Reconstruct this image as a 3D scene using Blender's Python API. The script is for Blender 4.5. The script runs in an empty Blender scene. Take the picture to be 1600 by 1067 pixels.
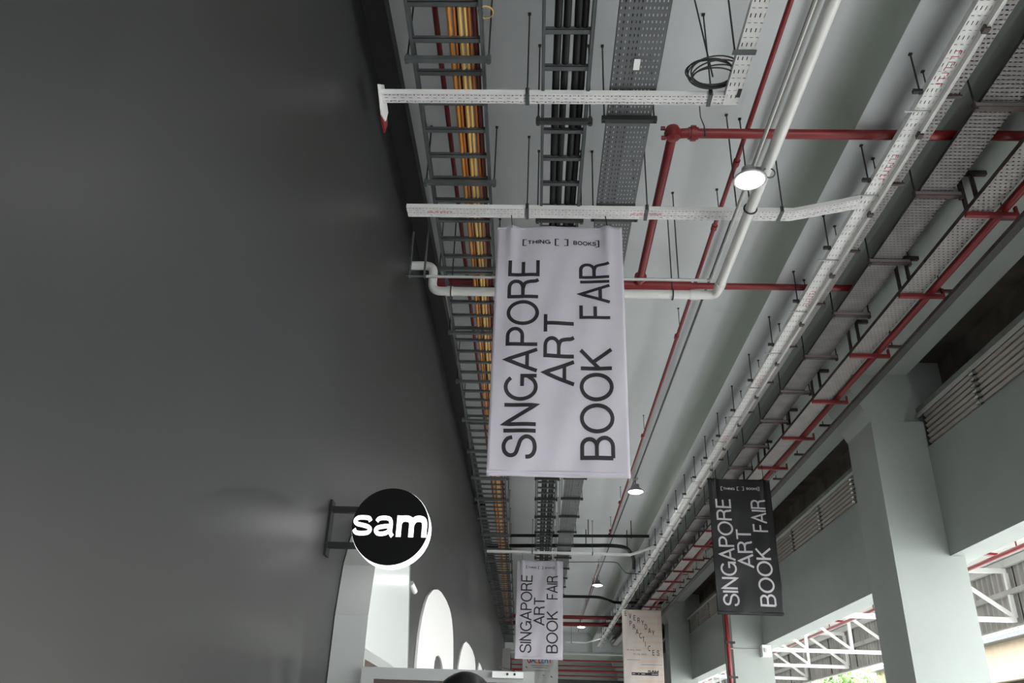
import bpy, bmesh, math, random
from mathutils import Vector, Matrix
random.seed(7)
PI = math.pi
CAM_H = 1.5            # every z below is measured from the camera; the floor is at -1.5 -> world 0
sc = bpy.context.scene
col = sc.collection

# ------------------------------------------------------------------ camera, sky, exposure
cam = bpy.data.cameras.new('camera'); cam.sensor_width = 36; cam.lens = 1292 / 1600 * 36
cam.clip_start = .02; cam.clip_end = 500
co = bpy.data.objects.new('camera', cam); col.objects.link(co)
R_ = (0.99929, 0.02283, 0.03009); D_ = (0.01670, 0.44765, -0.89405); F_ = (-0.03388, 0.89392, 0.44695)
m = Matrix(((R_[0], -D_[0], -F_[0], 0), (R_[1], -D_[1], -F_[1], 0), (R_[2], -D_[2], -F_[2], CAM_H), (0, 0, 0, 1)))
co.matrix_world = m
sc.camera = co
w = bpy.data.worlds.new('overcast_sky'); sc.world = w; w.use_nodes = True
bg = w.node_tree.nodes['Background']; bg.inputs[0].default_value = (.95, .98, 1.0, 1); bg.inputs[1].default_value = 9.0
sc.view_settings.view_transform = 'Standard'; sc.view_settings.look = 'None'
sc.view_settings.gamma = 1; sc.view_settings.use_curve_mapping = False
sc.view_settings.exposure = 0.15
sc.cycles.max_bounces = 10; sc.cycles.diffuse_bounces = 6; sc.cycles.transparent_max_bounces = 16
LAMP = 70.0

# ------------------------------------------------------------------ materials
def mat(name, c, rough=.6, metal=0.0, noise=0, nscale=3, bump=0, bscale=20, stretch=(1, 1, 1), spec=.5, emis=None):
    m = bpy.data.materials.new(name); m.use_nodes = True; n = m.node_tree.nodes; l = m.node_tree.links
    b = n['Principled BSDF']; b.inputs['Base Color'].default_value = (*c, 1)
    b.inputs['Roughness'].default_value = rough; b.inputs['Metallic'].default_value = metal
    b.inputs['Specular IOR Level'].default_value = spec
    if noise or bump:
        tc = n.new('ShaderNodeTexCoord'); mp = n.new('ShaderNodeMapping'); mp.inputs['Scale'].default_value = stretch
        l.new(tc.outputs['Object'], mp.inputs[0])
    if noise:
        t = n.new('ShaderNodeTexNoise'); t.inputs['Scale'].default_value = nscale; t.inputs['Detail'].default_value = 6
        l.new(mp.outputs[0], t.inputs['Vector'])
        r = n.new('ShaderNodeMapRange'); r.inputs[1].default_value = .3; r.inputs[2].default_value = .7
        r.inputs[3].default_value = 1 - noise; r.inputs[4].default_value = 1 + noise
        l.new(t.outputs['Fac'], r.inputs[0])
        x = n.new('ShaderNodeMix'); x.data_type = 'RGBA'; x.blend_type = 'MULTIPLY'; x.inputs[0].default_value = 1
        x.inputs[6].default_value = (*c, 1); l.new(r.outputs[0], x.inputs[7]); l.new(x.outputs[2], b.inputs['Base Color'])
    if bump:
        t2 = n.new('ShaderNodeTexNoise'); t2.inputs['Scale'].default_value = bscale; l.new(mp.outputs[0], t2.inputs['Vector'])
        bp = n.new('ShaderNodeBump'); bp.inputs['Strength'].default_value = bump; bp.inputs['Distance'].default_value = .01
        l.new(t2.outputs['Fac'], bp.inputs['Height']); l.new(bp.outputs[0], b.inputs['Normal'])
    if emis:
        b.inputs['Emission Color'].default_value = (*emis[0], 1); b.inputs['Emission Strength'].default_value = emis[1]
    return m

def beam_side_shade_tint(m, c2):  # greener side face, with part of its shade darkened into the colour
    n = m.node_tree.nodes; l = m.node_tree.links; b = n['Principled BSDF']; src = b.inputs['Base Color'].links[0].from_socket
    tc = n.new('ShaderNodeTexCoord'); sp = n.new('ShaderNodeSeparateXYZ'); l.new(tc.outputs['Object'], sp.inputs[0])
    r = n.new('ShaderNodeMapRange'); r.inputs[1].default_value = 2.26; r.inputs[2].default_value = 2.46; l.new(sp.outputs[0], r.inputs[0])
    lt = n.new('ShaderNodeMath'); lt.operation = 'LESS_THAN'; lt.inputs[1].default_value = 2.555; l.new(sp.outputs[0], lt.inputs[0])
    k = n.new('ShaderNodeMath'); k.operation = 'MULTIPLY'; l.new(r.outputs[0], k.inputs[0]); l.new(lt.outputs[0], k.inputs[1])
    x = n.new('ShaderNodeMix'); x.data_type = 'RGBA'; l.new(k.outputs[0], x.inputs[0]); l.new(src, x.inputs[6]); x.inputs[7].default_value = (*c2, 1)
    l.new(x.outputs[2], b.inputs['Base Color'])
def slot_mat(name, c, sets, rough=.5, metal=0.0, noise=.12):
    """perforated sheet: sets = list of (u pitch, u offset, v pitch, v offset, slot width, slot length, row shift)"""
    m = mat(name, c, rough, metal, noise, 5); n = m.node_tree.nodes; l = m.node_tree.links
    b = n['Principled BSDF']; out = n['Material Output']
    uv = n.new('ShaderNodeUVMap'); sp = n.new('ShaderNodeSeparateXYZ'); l.new(uv.outputs[0], sp.inputs[0])
    def M(op, a, bb=None, cc=None):
        k = n.new('ShaderNodeMath'); k.operation = op
        for i, v in enumerate((a, bb, cc)):
            if v is None: continue
            if isinstance(v, (int, float)): k.inputs[i].default_value = v
            else: l.new(v, k.inputs[i])
        return k.outputs[0]
    total = None
    for (pu, ou, pv, ov, wu, wv, shift) in sets:
        v = M('ADD', sp.outputs[1], ov); fv = M('FLOORED_MODULO', v, pv)
        row = M('FLOOR', M('DIVIDE', v, pv)); u = M('ADD', M('ADD', sp.outputs[0], ou), M('MULTIPLY', M('FLOORED_MODULO', row, 2.0), shift))
        fu = M('FLOORED_MODULO', u, pu)
        a = M('LESS_THAN', M('ABSOLUTE', M('SUBTRACT', fu, pu / 2)), wu / 2)
        bb = M('LESS_THAN', M('ABSOLUTE', M('SUBTRACT', fv, pv / 2)), wv / 2)
        h = M('MULTIPLY', a, bb); total = h if total is None else M('MAXIMUM', total, h)
    tr = n.new('ShaderNodeBsdfTransparent'); mx = n.new('ShaderNodeMixShader')
    l.new(total, mx.inputs[0]); l.new(b.outputs[0], mx.inputs[1]); l.new(tr.outputs[0], mx.inputs[2]); l.new(mx.outputs[0], out.inputs[0])
    return m

M_ = {}
M_['ceiling'] = mat('painted_ceiling', (.64, .67, .68), .55, noise=.05, nscale=.7, bump=.08, bscale=9)
beam_side_shade_tint(M_['ceiling'], (.36, .415, .36))
M_['beam'] = mat('green_grey_paint', (.37, .405, .38), .6, noise=.06, nscale=1.2, bump=.06)
M_['girder'] = mat('grey_green_girder_paint', (.335, .37, .35), .6, noise=.05, nscale=1.5, bump=.06)
M_['wall'] = mat('charcoal_wall_paint', (.0195, .020, .020), .40, noise=.10, nscale=.8, stretch=(1, 1.6, .12), bump=.05, bscale=2)
M_['cornice'] = mat('black_channel_paint', (.018, .02, .019), .5, noise=.15)
M_['floor'] = mat('grey_concrete_floor', (.42, .41, .40), .5, noise=.12, nscale=2, bump=.05)
M_['ground'] = mat('pale_asphalt', (.62, .62, .60), .9, noise=.1)
M_['brown'] = mat('raw_brown_concrete', (.105, .088, .072), .9, noise=.45, nscale=2.2, bump=.4, bscale=12)
M_['ledge'] = mat('dull_green_ledge', (.20, .22, .195), .8, noise=.2)
M_['louvre'] = mat('louvre_metal', (.36, .33, .29), .45, metal=.2, noise=.08)
M_['flash'] = mat('pale_flashing', (.52, .52, .50), .4)
M_['shiny'] = mat('bright_slat_end', (.62, .62, .60), .22, metal=.85)
M_['galv'] = mat('galvanised_steel', (.10, .11, .112), .48, metal=.35, noise=.2, nscale=8)
M_['dark'] = mat('dark_steel', (.035, .036, .035), .55, metal=.3, noise=.2)
M_['rust'] = mat('brown_bracket_steel', (.075, .055, .05), .6, metal=.2, noise=.3, nscale=9)
M_['bar'] = mat('pale_bracket_steel', (.26, .225, .215), .55, metal=.3, noise=.15)
M_['red'] = mat('red_pipe_paint', (.22, .013, .016), .33, noise=.12, nscale=6)
M_['redb'] = mat('red_bracket_paint', (.22, .02, .025), .5, noise=.15)
M_['white'] = mat('white_metal_paint', (.78, .78, .76), .45, noise=.04)
M_['pipe'] = mat('white_plastic_pipe', (.72, .72, .69), .35, noise=.04)
M_['conduit'] = mat('grey_conduit', (.42, .42, .40), .4, metal=.4)
M_['black'] = mat('black_cable_jacket', (.010, .0105, .011), .6, spec=.25)
M_['orange'] = mat('orange_cable', (.50, .20, .03), .38)
M_['yellow'] = mat('pale_yellow_cable', (.62, .40, .13), .38)
M_['brownc'] = mat('dark_red_cable', (.10, .014, .01), .45)
M_['copper'] = mat('amber_cable', (.34, .11, .02), .38)
M_['lampm'] = mat('grey_lamp_housing', (.28, .28, .28), .4, metal=.4)
M_['led'] = mat('lit_lamp_disc', (1, 1, 1), .5, emis=((1, .99, .96), LAMP))
M_['cloth'] = mat('white_banner_vinyl', (.50, .475, .525), .5, noise=.03, nscale=3, bump=.2, bscale=7)
M_['clothb'] = mat('black_banner_vinyl', (.014, .014, .015), .42, noise=.1, bump=.25, bscale=7)
M_['ink'] = mat('black_ink', (.012, .008, .012), .6)
M_['inkw'] = mat('white_ink', (.66, .62, .66), .6)
M_['inkg'] = mat('grey_ink', (.12, .11, .11), .6)
M_['ired'] = mat('red_stamp_ink', (.50, .03, .06), .6)
M_['signblack'] = mat('sign_black_face', (.004, .004, .004), .6, spec=.1)
M_['signlit'] = mat('sign_lit_acrylic', (1, 1, 1), .4, emis=((1, .97, 1), 2.2))
M_['gloss'] = mat('glossy_white_panel', (.72, .76, .73), .16)
M_['frame'] = mat('light_grey_frame', (.31, .32, .305), .4)
M_['board'] = mat('white_wall_graphic', (.82, .81, .79), .5)
M_['wood'] = mat('brown_timber', (.30, .19, .14), .5, noise=.15, stretch=(1, 1, 8))
M_['glass'] = mat('dark_tinted_glass', (.05, .025, .022), .08)
M_['clad'] = mat('grey_corrugated_sheet', (.34, .33, .31), .5, noise=.15, nscale=3, stretch=(1, 1, .3))
M_['tan'] = mat('tan_render', (.34, .27, .19), .8, noise=.08)
M_['leaf'] = mat('leaf_green', (.12, .22, .055), .6, noise=.4, nscale=6)
M_['bark'] = mat('tree_bark', (.14, .10, .07), .9, noise=.3)
M_['skin'] = mat('skin', (.42, .26, .19), .5)
M_['hair'] = mat('black_hair', (.006, .005, .005), .38, noise=.3, nscale=60, stretch=(6, 6, .6))
M_['shirt'] = mat('dark_shirt', (.03, .032, .04), .8, noise=.1)
M_['trouser'] = mat('grey_trousers', (.08, .08, .085), .8)
M_['shoe'] = mat('black_shoe', (.02, .02, .02), .5)
M_['perf'] = slot_mat('grey_perforated_sheet', (.125, .132, .136), [(.0265, 0, .056, 0, .0075, .024, 0)], .5, .25)
M_['perfw'] = slot_mat('white_slotted_sheet', (.76, .76, .74), [(.030, 0, .12, 0, .0075, .036, 0), (.04, 0, .12, .06, .022, .0075, 0)], .45)
M_['perfx'] = slot_mat('white_cross_slotted_sheet', (.72, .70, .70), [(.030, .0, .059, 0, .0075, .024, 0), (.064, .016, .059, .0295, .012, .012, 0)], .45)
M_['perfb'] = slot_mat('pinkish_perforated_sheet', (.27, .25, .25), [(.034, 0, .04, 0, .022, .012, .017)], .5, .1)
M_['perfwide'] = slot_mat('wide_perforated_sheet', (.20, .187, .187), [(.036, 0, .042, 0, .024, .0125, .018)], .55, .1, .2)
M_['perfc'] = slot_mat('beige_perforated_sheet', (.29, .27, .26), [(.042, 0, .046, 0, .019, .015, .021)], .5, .1)
M_['perfd'] = slot_mat('dark_perforated_sheet', (.05, .048, .045), [(.024, 0, .03, 0, .012, .008, .012)], .6, .1)

# printed poster art: faint orange stripes on warm paper
def poster_mat():
    m = mat('printed_beige_banner', (.60, .53, .48), .55); n = m.node_tree.nodes; l = m.node_tree.links
    b = n['Principled BSDF']; uv = n.new('ShaderNodeUVMap'); sp = n.new('ShaderNodeSeparateXYZ'); l.new(uv.outputs[0], sp.inputs[0])
    wv = n.new('ShaderNodeMath'); wv.operation = 'MULTIPLY'; wv.inputs[1].default_value = 78; l.new(sp.outputs[1], wv.inputs[0])
    s = n.new('ShaderNodeMath'); s.operation = 'SINE'; l.new(wv.outputs[0], s.inputs[0])
    r = n.new('ShaderNodeMapRange'); r.inputs[1].default_value = -.2; r.inputs[2].default_value = 1; l.new(s.outputs[0], r.inputs[0])
    g = n.new('ShaderNodeMapRange'); g.inputs[1].default_value = .25; g.inputs[2].default_value = .45; l.new(sp.outputs[0], g.inputs[0])
    k = n.new('ShaderNodeMath'); k.operation = 'MULTIPLY'; l.new(r.outputs[0], k.inputs[0]); l.new(g.outputs[0], k.inputs[1])
    x = n.new('ShaderNodeMix'); x.data_type = 'RGBA'; x.inputs[6].default_value = (.60, .54, .50, 1); x.inputs[7].default_value = (.63, .49, .39, 1)
    l.new(k.outputs[0], x.inputs[0]); l.new(x.outputs[2], b.inputs['Base Color']); return m
M_['poster'] = poster_mat()
M_['posterw'] = mat('pale_green_white_banner', (.55, .56, .54), .55, noise=.08, nscale=2)

# ------------------------------------------------------------------ mesh builder
class MB:
    def __init__(s): s.v = []; s.f = []; s.uv = {}; s.mi = {}
    def quad(s, pts, uv=None, mi=0):
        b = len(s.v); s.v += [tuple(p) for p in pts]; s.f.append(tuple(range(b, b + len(pts))))
        if uv: s.uv[len(s.f) - 1] = uv
        if mi: s.mi[len(s.f) - 1] = mi
        return s
    def face(s, idx, mi=0):
        s.f.append(tuple(idx))
        if mi: s.mi[len(s.f) - 1] = mi
    def box(s, x0, x1, y0, y1, z0, z1, mi=0):
        b = len(s.v); s.v += [(x, y, z) for x in (x0, x1) for y in (y0, y1) for z in (z0, z1)]
        for f in ((0, 1, 3, 2), (4, 6, 7, 5), (0, 4, 5, 1), (2, 3, 7, 6), (0, 2, 6, 4), (1, 5, 7, 3)): s.face([b + i for i in f], mi)
        return s
    def obox(s, a, b, w, h, up=(0, 0, 1)):
        """bar from a to b, width w, height h"""
        a, b = Vector(a), Vector(b); d = (b - a).normalized(); u = Vector(up)
        if abs(d.dot(u)) > .95: u = Vector((0, 1, 0))
        r = d.cross(u).normalized(); u = r.cross(d).normalized(); k = len(s.v)
        for p in (a, b):
            for i, j in ((-1, -1), (1, -1), (1, 1), (-1, 1)): s.v.append(tuple(p + r * (i * w / 2) + u * (j * h / 2)))
        for f in ((3, 2, 1, 0), (4, 5, 6, 7), (0, 1, 5, 4), (1, 2, 6, 5), (2, 3, 7, 6), (3, 0, 4, 7)): s.face([k + i for i in f])
        return s
    def tube(s, pts, r, n=10, caps=True, closed=False):
        pts = [Vector(p) for p in pts]; N = len(pts); b = len(s.v)
        rs = r if isinstance(r, (list, tuple)) else [r] * N
        t0 = (pts[1] - pts[0]).normalized(); u = Vector((0, 0, 1)) if abs(t0.z) < .9 else Vector((1, 0, 0)); prev = None
        for i, p in enumerate(pts):
            if closed: t = (pts[(i + 1) % N] - pts[i - 1]).normalized()
            elif i == 0: t = t0
            elif i == N - 1: t = (pts[-1] - pts[-2]).normalized()
            else: t = ((pts[i + 1] - p).normalized() + (p - pts[i - 1]).normalized()).normalized()
            if prev is not None: u = u - t * u.dot(t)
            a = t.cross(u).normalized(); u = a.cross(t).normalized(); prev = t
            for k in range(n): s.v.append(tuple(p + (a * math.cos(2 * PI * k / n) + u * math.sin(2 * PI * k / n)) * rs[i]))
        for i in range(N if closed else N - 1):
            j = (i + 1) % N
            for k in range(n): s.face((b + i * n + k, b + i * n + (k + 1) % n, b + j * n + (k + 1) % n, b + j * n + k))
        if caps and not closed:
            s.face([b + k for k in range(n)][::-1]); s.face([b + (N - 1) * n + k for k in range(n)])
        return s
    def prism(s, poly, axis, a, b, mi=0):
        """poly of 2D points extruded along an axis ('x': pts are (y,z); 'y': (x,z); 'z': (x,y))"""
        def P(p, t): return {'x': (t, p[0], p[1]), 'y': (p[0], t, p[1]), 'z': (p[0], p[1], t)}[axis]
        n = len(poly); k = len(s.v); s.v += [P(p, a) for p in poly] + [P(p, b) for p in poly]
        s.face([k + i for i in range(n)], mi); s.face([k + n + i for i in range(n)][::-1], mi)
        for i in range(n): s.face((k + i, k + (i + 1) % n, k + n + (i + 1) % n, k + n + i), mi)
        return s
    def lathe(s, prof, c=(0, 0, 0), n=24):
        k = len(s.v)
        for r, z in prof:
            for i in range(n): s.v.append((c[0] + r * math.cos(2 * PI * i / n), c[1] + r * math.sin(2 * PI * i / n), c[2] + z))
        for j in range(len(prof) - 1):
            for i in range(n): s.face((k + j * n + i, k + j * n + (i + 1) % n, k + (j + 1) * n + (i + 1) % n, k + (j + 1) * n + i))
        return s
    def build(s, name, m, parent=None, smooth=False, fix=True):
        """vertices are in camera-height space; they are stored relative to the parent's (unrotated) place"""
        off = Vector((0, 0, CAM_H))
        if parent is not None: off = off - wloc(parent)
        me = bpy.data.meshes.new(name); me.from_pydata([tuple(Vector(v) + off) for v in s.v], [], s.f)
        for mm in (m if isinstance(m, (list, tuple)) else [m]): me.materials.append(mm)
        if s.uv:
            ul = me.uv_layers.new(name='UVMap')
            for fi, c in s.uv.items():
                for li, q in zip(me.polygons[fi].loop_indices, c): ul.data[li].uv = q
        for fi, i in s.mi.items(): me.polygons[fi].material_index = i
        if fix:
            bm = bmesh.new(); bm.from_mesh(me); bmesh.ops.recalc_face_normals(bm, faces=bm.faces); bm.to_mesh(me); bm.free()
        if smooth:
            for p in me.polygons: p.use_smooth = True
            me.set_sharp_from_angle(angle=math.radians(40))
        o = bpy.data.objects.new(name, me); col.objects.link(o)
        if parent is not None: o.parent = parent
        return o

WL = {}
def wloc(o): return WL.get(o.name, Vector((0, 0, 0)))
def thing(name, label, cat, loc=(0, 0, 0), group=None):
    o = bpy.data.objects.new(name, None); col.objects.link(o); o.empty_display_size = .1
    o.location = (loc[0], loc[1], loc[2] + CAM_H); WL[o.name] = Vector(o.location)
    o['label'] = label; o['category'] = cat
    if group: o['group'] = group
    return o
def tag(o, label=None, cat=None, group=None, kind=None):
    if label: o['label'] = label
    if cat: o['category'] = cat
    if group: o['group'] = group
    if kind: o['kind'] = kind
    return o
def struct(o): o['kind'] = 'structure'; return o
def copy_part(src, dx, dy, dz=0, parent=None):
    c = src.copy(); col.objects.link(c); c.parent = parent or src.parent
    c.location = (src.location[0] + dx, src.location[1] + dy, src.location[2] + dz); return c
def bend(pts, r, n=6):
    """round the corners of a polyline"""
    pts = [Vector(p) for p in pts]; out = [pts[0]]
    for i in range(1, len(pts) - 1):
        a = (pts[i - 1] - pts[i]); b = (pts[i + 1] - pts[i]); rr = min(r, a.length * .45, b.length * .45)
        p0 = pts[i] + a.normalized() * rr; p1 = pts[i] + b.normalized() * rr
        for k in range(n + 1):
            t = k / n; out.append(p0 * (1 - t) ** 2 + pts[i] * 2 * t * (1 - t) + p1 * t * t)
    out.append(pts[-1]); return out

# ------------------------------------------------------------------ the setting
Y0, Y1, YE = -28.0, 39.0, 52.0
CZ = 5.0
struct(MB().box(-1.8, 5.8, Y0, YE, -1.7, -1.5).build('floor', M_['floor']))
struct(MB().box(5.8, 60, -30, 90, -1.75, -1.55).build('pavement', M_['ground']))
struct(MB().box(-1.64, -1.34, Y0, YE, -1.5, 5.0).build('wall_left', M_['wall']))
struct(MB().box(-1.34, -1.17, Y0, Y1, 4.86, 4.999).build('trim_1', M_['cornice']))
prof = [(2.24, 5.0), (2.32, 4.995), (2.38, 4.975), (2.435, 4.93), (2.48, 4.865), (2.515, 4.79), (2.545, 4.69), (2.552, 4.68), (2.90, 4.68), (2.93, 4.70), (2.95, 5.0), (3.10, 5.0), (3.17, 4.985),
        (3.225, 4.93), (3.26, 4.83), (3.285, 4.71), (3.30, 4.70), (4.90, 4.70), (4.90, 5.0)]
pm = MB(); n = len(prof)
for y in (Y0, Y1): pm.v += [(x, y, z) for x, z in prof] + [(4.90, y, 5.25), (-1.64, y, 5.25), (-1.64, y, 5.0)]
N = n + 3
for i in range(N): pm.face((i, (i + 1) % N, N + (i + 1) % N, N + i))
pm.face(range(N)); pm.face(range(N, 2 * N))
for f in list(range(len(pm.f))):
    if n - 8 < f < n - 1: pm.mi[f] = 1
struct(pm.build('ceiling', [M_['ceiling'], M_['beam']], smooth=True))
struct(MB().box(4.90, 5.7, Y0, Y1, 4.95, 5.25).build('ceiling', M_['brown']))
# far end cross beam and the lower hall behind it
struct(MB().box(-1.34, 4.9, Y1, Y1 + .5, 4.18, 5.25).build('trim_2', M_['ceiling']))
struct(MB().box(-1.34, 4.9, Y1 - .02, Y1 + .52, 4.10, 4.17).build('trim_3', M_['flash']))
struct(MB().box(-1.64, 5.7, Y1 + .5, YE, 5.0, 5.25).build('ceiling', M_['girder']))
struct(MB().box(-1.64, 5.7, YE, YE + .2, -1.5, 5.25).build('wall_back', M_['girder']))
# right side: recessed upper wall, ledge, girder
struct(MB().box(5.42, 5.7, Y0, YE, 3.7, 5.0).build('wall_right', M_['brown']))
lg = MB(); lg.prism([(5.0, 4.145), (5.42, 4.145), (5.42, 4.50), (5.12, 4.36), (5.0, 4.27)], 'y', Y0, YE)
struct(lg.build('trim_4', M_['ledge']))
struct(MB().box(4.965, 5.0, Y0, YE, 4.135, 4.17).build('trim_5', M_['flash']))
struct(MB().box(5.00, 5.36, Y0, YE, 2.31, 3.695).build('wall_right', M_['girder']))
struct(MB().box(5.09, 5.42, Y0, YE, 3.695, 4.14).build('trim_6', M_['cornice']))

COLS = [-26, -16.9, -7.95, 1.1, 10.22, 19.27, 28.32, 37.37, 46.4]
for i, cy in enumerate(COLS):
    c = MB().box(4.33, 5.175, cy, cy + .87, -1.5, 4.04).build('column', M_['beam'])
    cap = MB(); cap.prism([(4.33, 4.04), (4.02, 4.70), (4.955, 4.70), (4.92, 4.47), (4.76, 4.04)], 'y', cy - .004, cy + .89)
    cap.prism([(4.75, 4.045), (4.91, 4.47), (4.965, 4.96), (5.42, 4.96), (5.42, 4.045)], 'y', cy + .12, cy + .76)
    k = cap.build('capital', M_['beam'])
    k.parent = c; struct(c)

# ------------------------------------------------------------------ louvres
def louvre(y0, y1, lab):
    t = thing('louvre_panel', lab, 'louvre', (5.0, (y0 + y1) / 2, 3.70), 'louvre panels above the grey girder')
    for i in range(6):
        z = 3.737 + i * .071
        s = MB(); s.prism([(5.000, z + .028), (5.006, z + .033), (5.066, z - .018), (5.058, z - .024), (5.02, z - .004)], 'y', y0 + .03, y1 - .03)
        s.build('slat', M_['louvre'], t)
        e = MB(); pts = [(4.99 + .034 * math.cos(a), z + .004 + .026 * math.sin(a)) for a in [PI * k / 5 - PI * .9 for k in range(8)]]
        e.prism(pts, 'y', y0 - .05, y0 + .03); e.build('slat_end', M_['shiny'], t, smooth=True)
    MB().box(4.996, 5.07, y1 - .03, y1 - .012, 3.7, 4.14).build('frame', M_['dark'], t)
LV = [(5.38, 7.10, 'louvre panel cut by the right edge of the photo'), (7.10, 8.82, 'louvre panel above the nearest girder, second from the big column'), (8.82, 10.2, 'louvre panel right against the near side of the big column'),
      (11.2, 12.89, 'louvre panel just behind the big column'), (12.89, 14.61, 'second louvre panel behind the big column'), (14.61, 16.33, 'louvre panel partly behind the black banner'),
      (16.33, 18.04, 'louvre panel hidden mostly by the black banner'), (18.04, 19.24, 'short louvre panel beside the second column, behind the black banner'),
      (20.2, 21.8, 'louvre panel just beyond the second column'), (21.8, 23.4, 'second louvre panel beyond the second column'), (23.4, 25.0, 'louvre panel left of the black banner, right one'),
      (25.0, 26.65, 'louvre panel left of the black banner, middle one'), (26.65, 28.3, 'louvre panel ending at the third column')]
for a, b, l_ in LV: louvre(a, b, l_)

# ------------------------------------------------------------------ trays
def plate(mb, x0a, x1a, ya, x0b, x1b, yb, z, th=.004, mi=0, ulen=None):
    for zz, s in ((z, 1), (z + th, -1)):
        P = [(x0a, ya, zz), (x1a, ya, zz), (x1b, yb, zz), (x0b, yb, zz)]
        W = abs(x1a - x0a)
        mb.quad(P, [(0, ya), (W, ya), (W, yb), (0, yb)], mi)
def lerp(a, b, t): return a + (b - a) * t

def tray_long(name, lab, xa0, xa1, xb0, xb1, ya, yb, z, m_slot, m_edge, up=.05, cat='cable tray', dn=0, shade_lid=True):
    t = thing(name, lab, cat, ((xa0 + xa1) / 2, (ya + yb) / 2, z))
    s = MB(); plate(s, xa0, xa1, ya, xb0, xb1, yb, z); s.build('tray_base', m_slot, t, fix=False)
    if shade_lid: MB().quad([(xa0, ya, z + up), (xa1, ya, z + up), (xb1, yb, z + up), (xb0, yb, z + up)]).build('cover', M_['dark'], t)  # unseen dark lid, added so the slots look dark from below
    f = MB(); f.obox((xa0, ya, z + up / 2), (xb0, yb, z + up / 2), .003, up)
    f.build('side_flange', m_edge, t)
    f = MB(); f.obox((xa1, ya, z + up / 2 - dn), (xb1, yb, z + up / 2 - dn), .003, up)
    f.build('side_flange', m_edge, t)
    return t

def rod(t, x, y, z0, z1, r=.0065, m=None, foot=True):
    s = MB(); s.tube([(x, y, z0), (x, y, z1)], r, 6)
    if foot: s.box(x - .012, x + .012, y - .012, y + .012, z1 - .010, z1)
    return s.build('hanger_rod', m or M_['dark'], t)

# ladder tray 1 (over the wall, orange cables)
def ladder(lab, L0, L1, R0, R1, ya, yb, z, pitch, h=.09, m=None, rung_y0=3.87, hang_y0=4.32, hang_p=1.41, hm=None, over=.05):
    m = m or M_['galv']
    t = thing('cable_ladder', lab, 'cable ladder', ((L0 + R0) / 2, (ya + yb) / 2, z))
    for a, b in ((L0, L1), (R0, R1)):
        s = MB(); s.obox((a, ya, z + h / 2), (b, yb, z + h / 2), .004, h); sg = .02 if a == L0 else -.02
        s.obox((a + sg / 2, ya, z + .002), (b + sg / 2, yb, z + .002), .022, .004); s.obox((a + sg / 2, ya, z + h), (b + sg / 2, yb, z + h), .022, .004)
        s.build('side_rail', m, t)
    y = rung_y0 - pitch * math.floor((rung_y0 - ya) / pitch)
    while y < yb:
        k = (y - ya) / (yb - ya); a, b = lerp(L0, L1, k), lerp(R0, R1, k)
        s = MB(); s.box(a, b, y - .021, y + .021, z + .012, z + .016); s.box(a, b, y - .021, y - .018, z + .012, z + .04); s.box(a, b, y + .018, y + .021, z + .012, z + .04)
        s.build('rung', m, t); y += pitch
    y = hang_y0
    while y < min(yb, 36):
        k = (y - ya) / (yb - ya); a, b = lerp(L0, L1, k) - over, lerp(R0, R1, k) + over
        s = MB(); s.box(a, b, y - .02, y + .02, z - .038, z - .003)
        s.box(a + .005, a + .03, y - .012, y + .012, z - .055, z + .02); s.box(b - .03, b - .005, y - .012, y + .012, z - .055, z + .02)
        s.build('support_bar', hm or M_['rust'], t)
        for x in (a + .018, b - .018): rod(t, x, y, z - .05, CZ)
        y += hang_p
    return t
lad1 = ladder('grey cable ladder running along the dark wall top, carrying orange cables', -.89, -1.62, -.39, -.94, 1.8, 38.5, 4.40, .31, hm=M_['galv'])
lad2 = ladder('second cable ladder from the wall, carrying thick black cables', -.02, -.0, .32, .35, 1.8, 38.5, 4.25, .325, m=M_['galv'], rung_y0=3.96, hang_y0=4.78, hang_p=1.27, hm=M_['dark'], over=.04)

# cables on ladder 1
def wavy(x0, x1, ya, yb, z, amp, n=90, ph=0):
    return [(lerp(x0, x1, i / n) + amp * math.sin(i * .55 + ph) * math.sin(i * .21 + ph * 2), lerp(ya, yb, i / n), z + amp * .4 * math.sin(i * .8 + ph)) for i in range(n + 1)]
cs = [('orange', 'orange cable on the ladder by the wall, leftmost strand', .016), ('copper', 'thin amber cable second from the left on the wall ladder', .012), ('yellow', 'pale yellow cable in the middle of the wall ladder bundle', .016),
      ('yellow', 'pale yellow cable right of the middle strand on the wall ladder', .014), ('copper', 'amber cable right of the yellow pair on the wall ladder', .014), ('brownc', 'dark red cable at the right of the orange bundle', .020), ('brownc', 'dark red cable under the orange bundle edge', .018)]
xs = [-.615, -.585, -.545, -.512, -.48, -.445, -.565]
for (mk, lb, r), x, i in zip(cs, xs, range(7)):
    z = 4.445 if i < 6 else 4.475
    tag(MB().tube(wavy(x, x - .47, 1.8, 32, z, .004, 110, i), r, 8).build('power_cable', M_[mk], smooth=True), lb, 'cable', 'orange cable bundle on the wall ladder')
tag(MB().tube([(-.77, 1.8, 4.75), (-.86, 12, 4.75), (-1.0, 26, 4.75)], .021, 10).build('sprinkler_pipe', M_['red'], smooth=True), 'thin red pipe above the wall cable ladder', 'pipe')
# black cables on ladder 2
for i, (x, r) in enumerate(((.085, .026), (.138, .026), (.212, .027), (.262, .023))):
    lb = ('thick black cable, leftmost on the middle ladder', 'thick black cable, second from the left on the middle ladder', 'thick black cable, third from the left on the middle ladder', 'black cable nearest the right rail of the middle ladder')[i]
    tag(MB().tube(wavy(x, x + .02, 1.8, 38, 4.30 , .005, 110, i * 1.7), r, 10).build('power_cable', M_['black'], smooth=True), lb, 'cable', 'black cables on the middle ladder')

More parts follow.
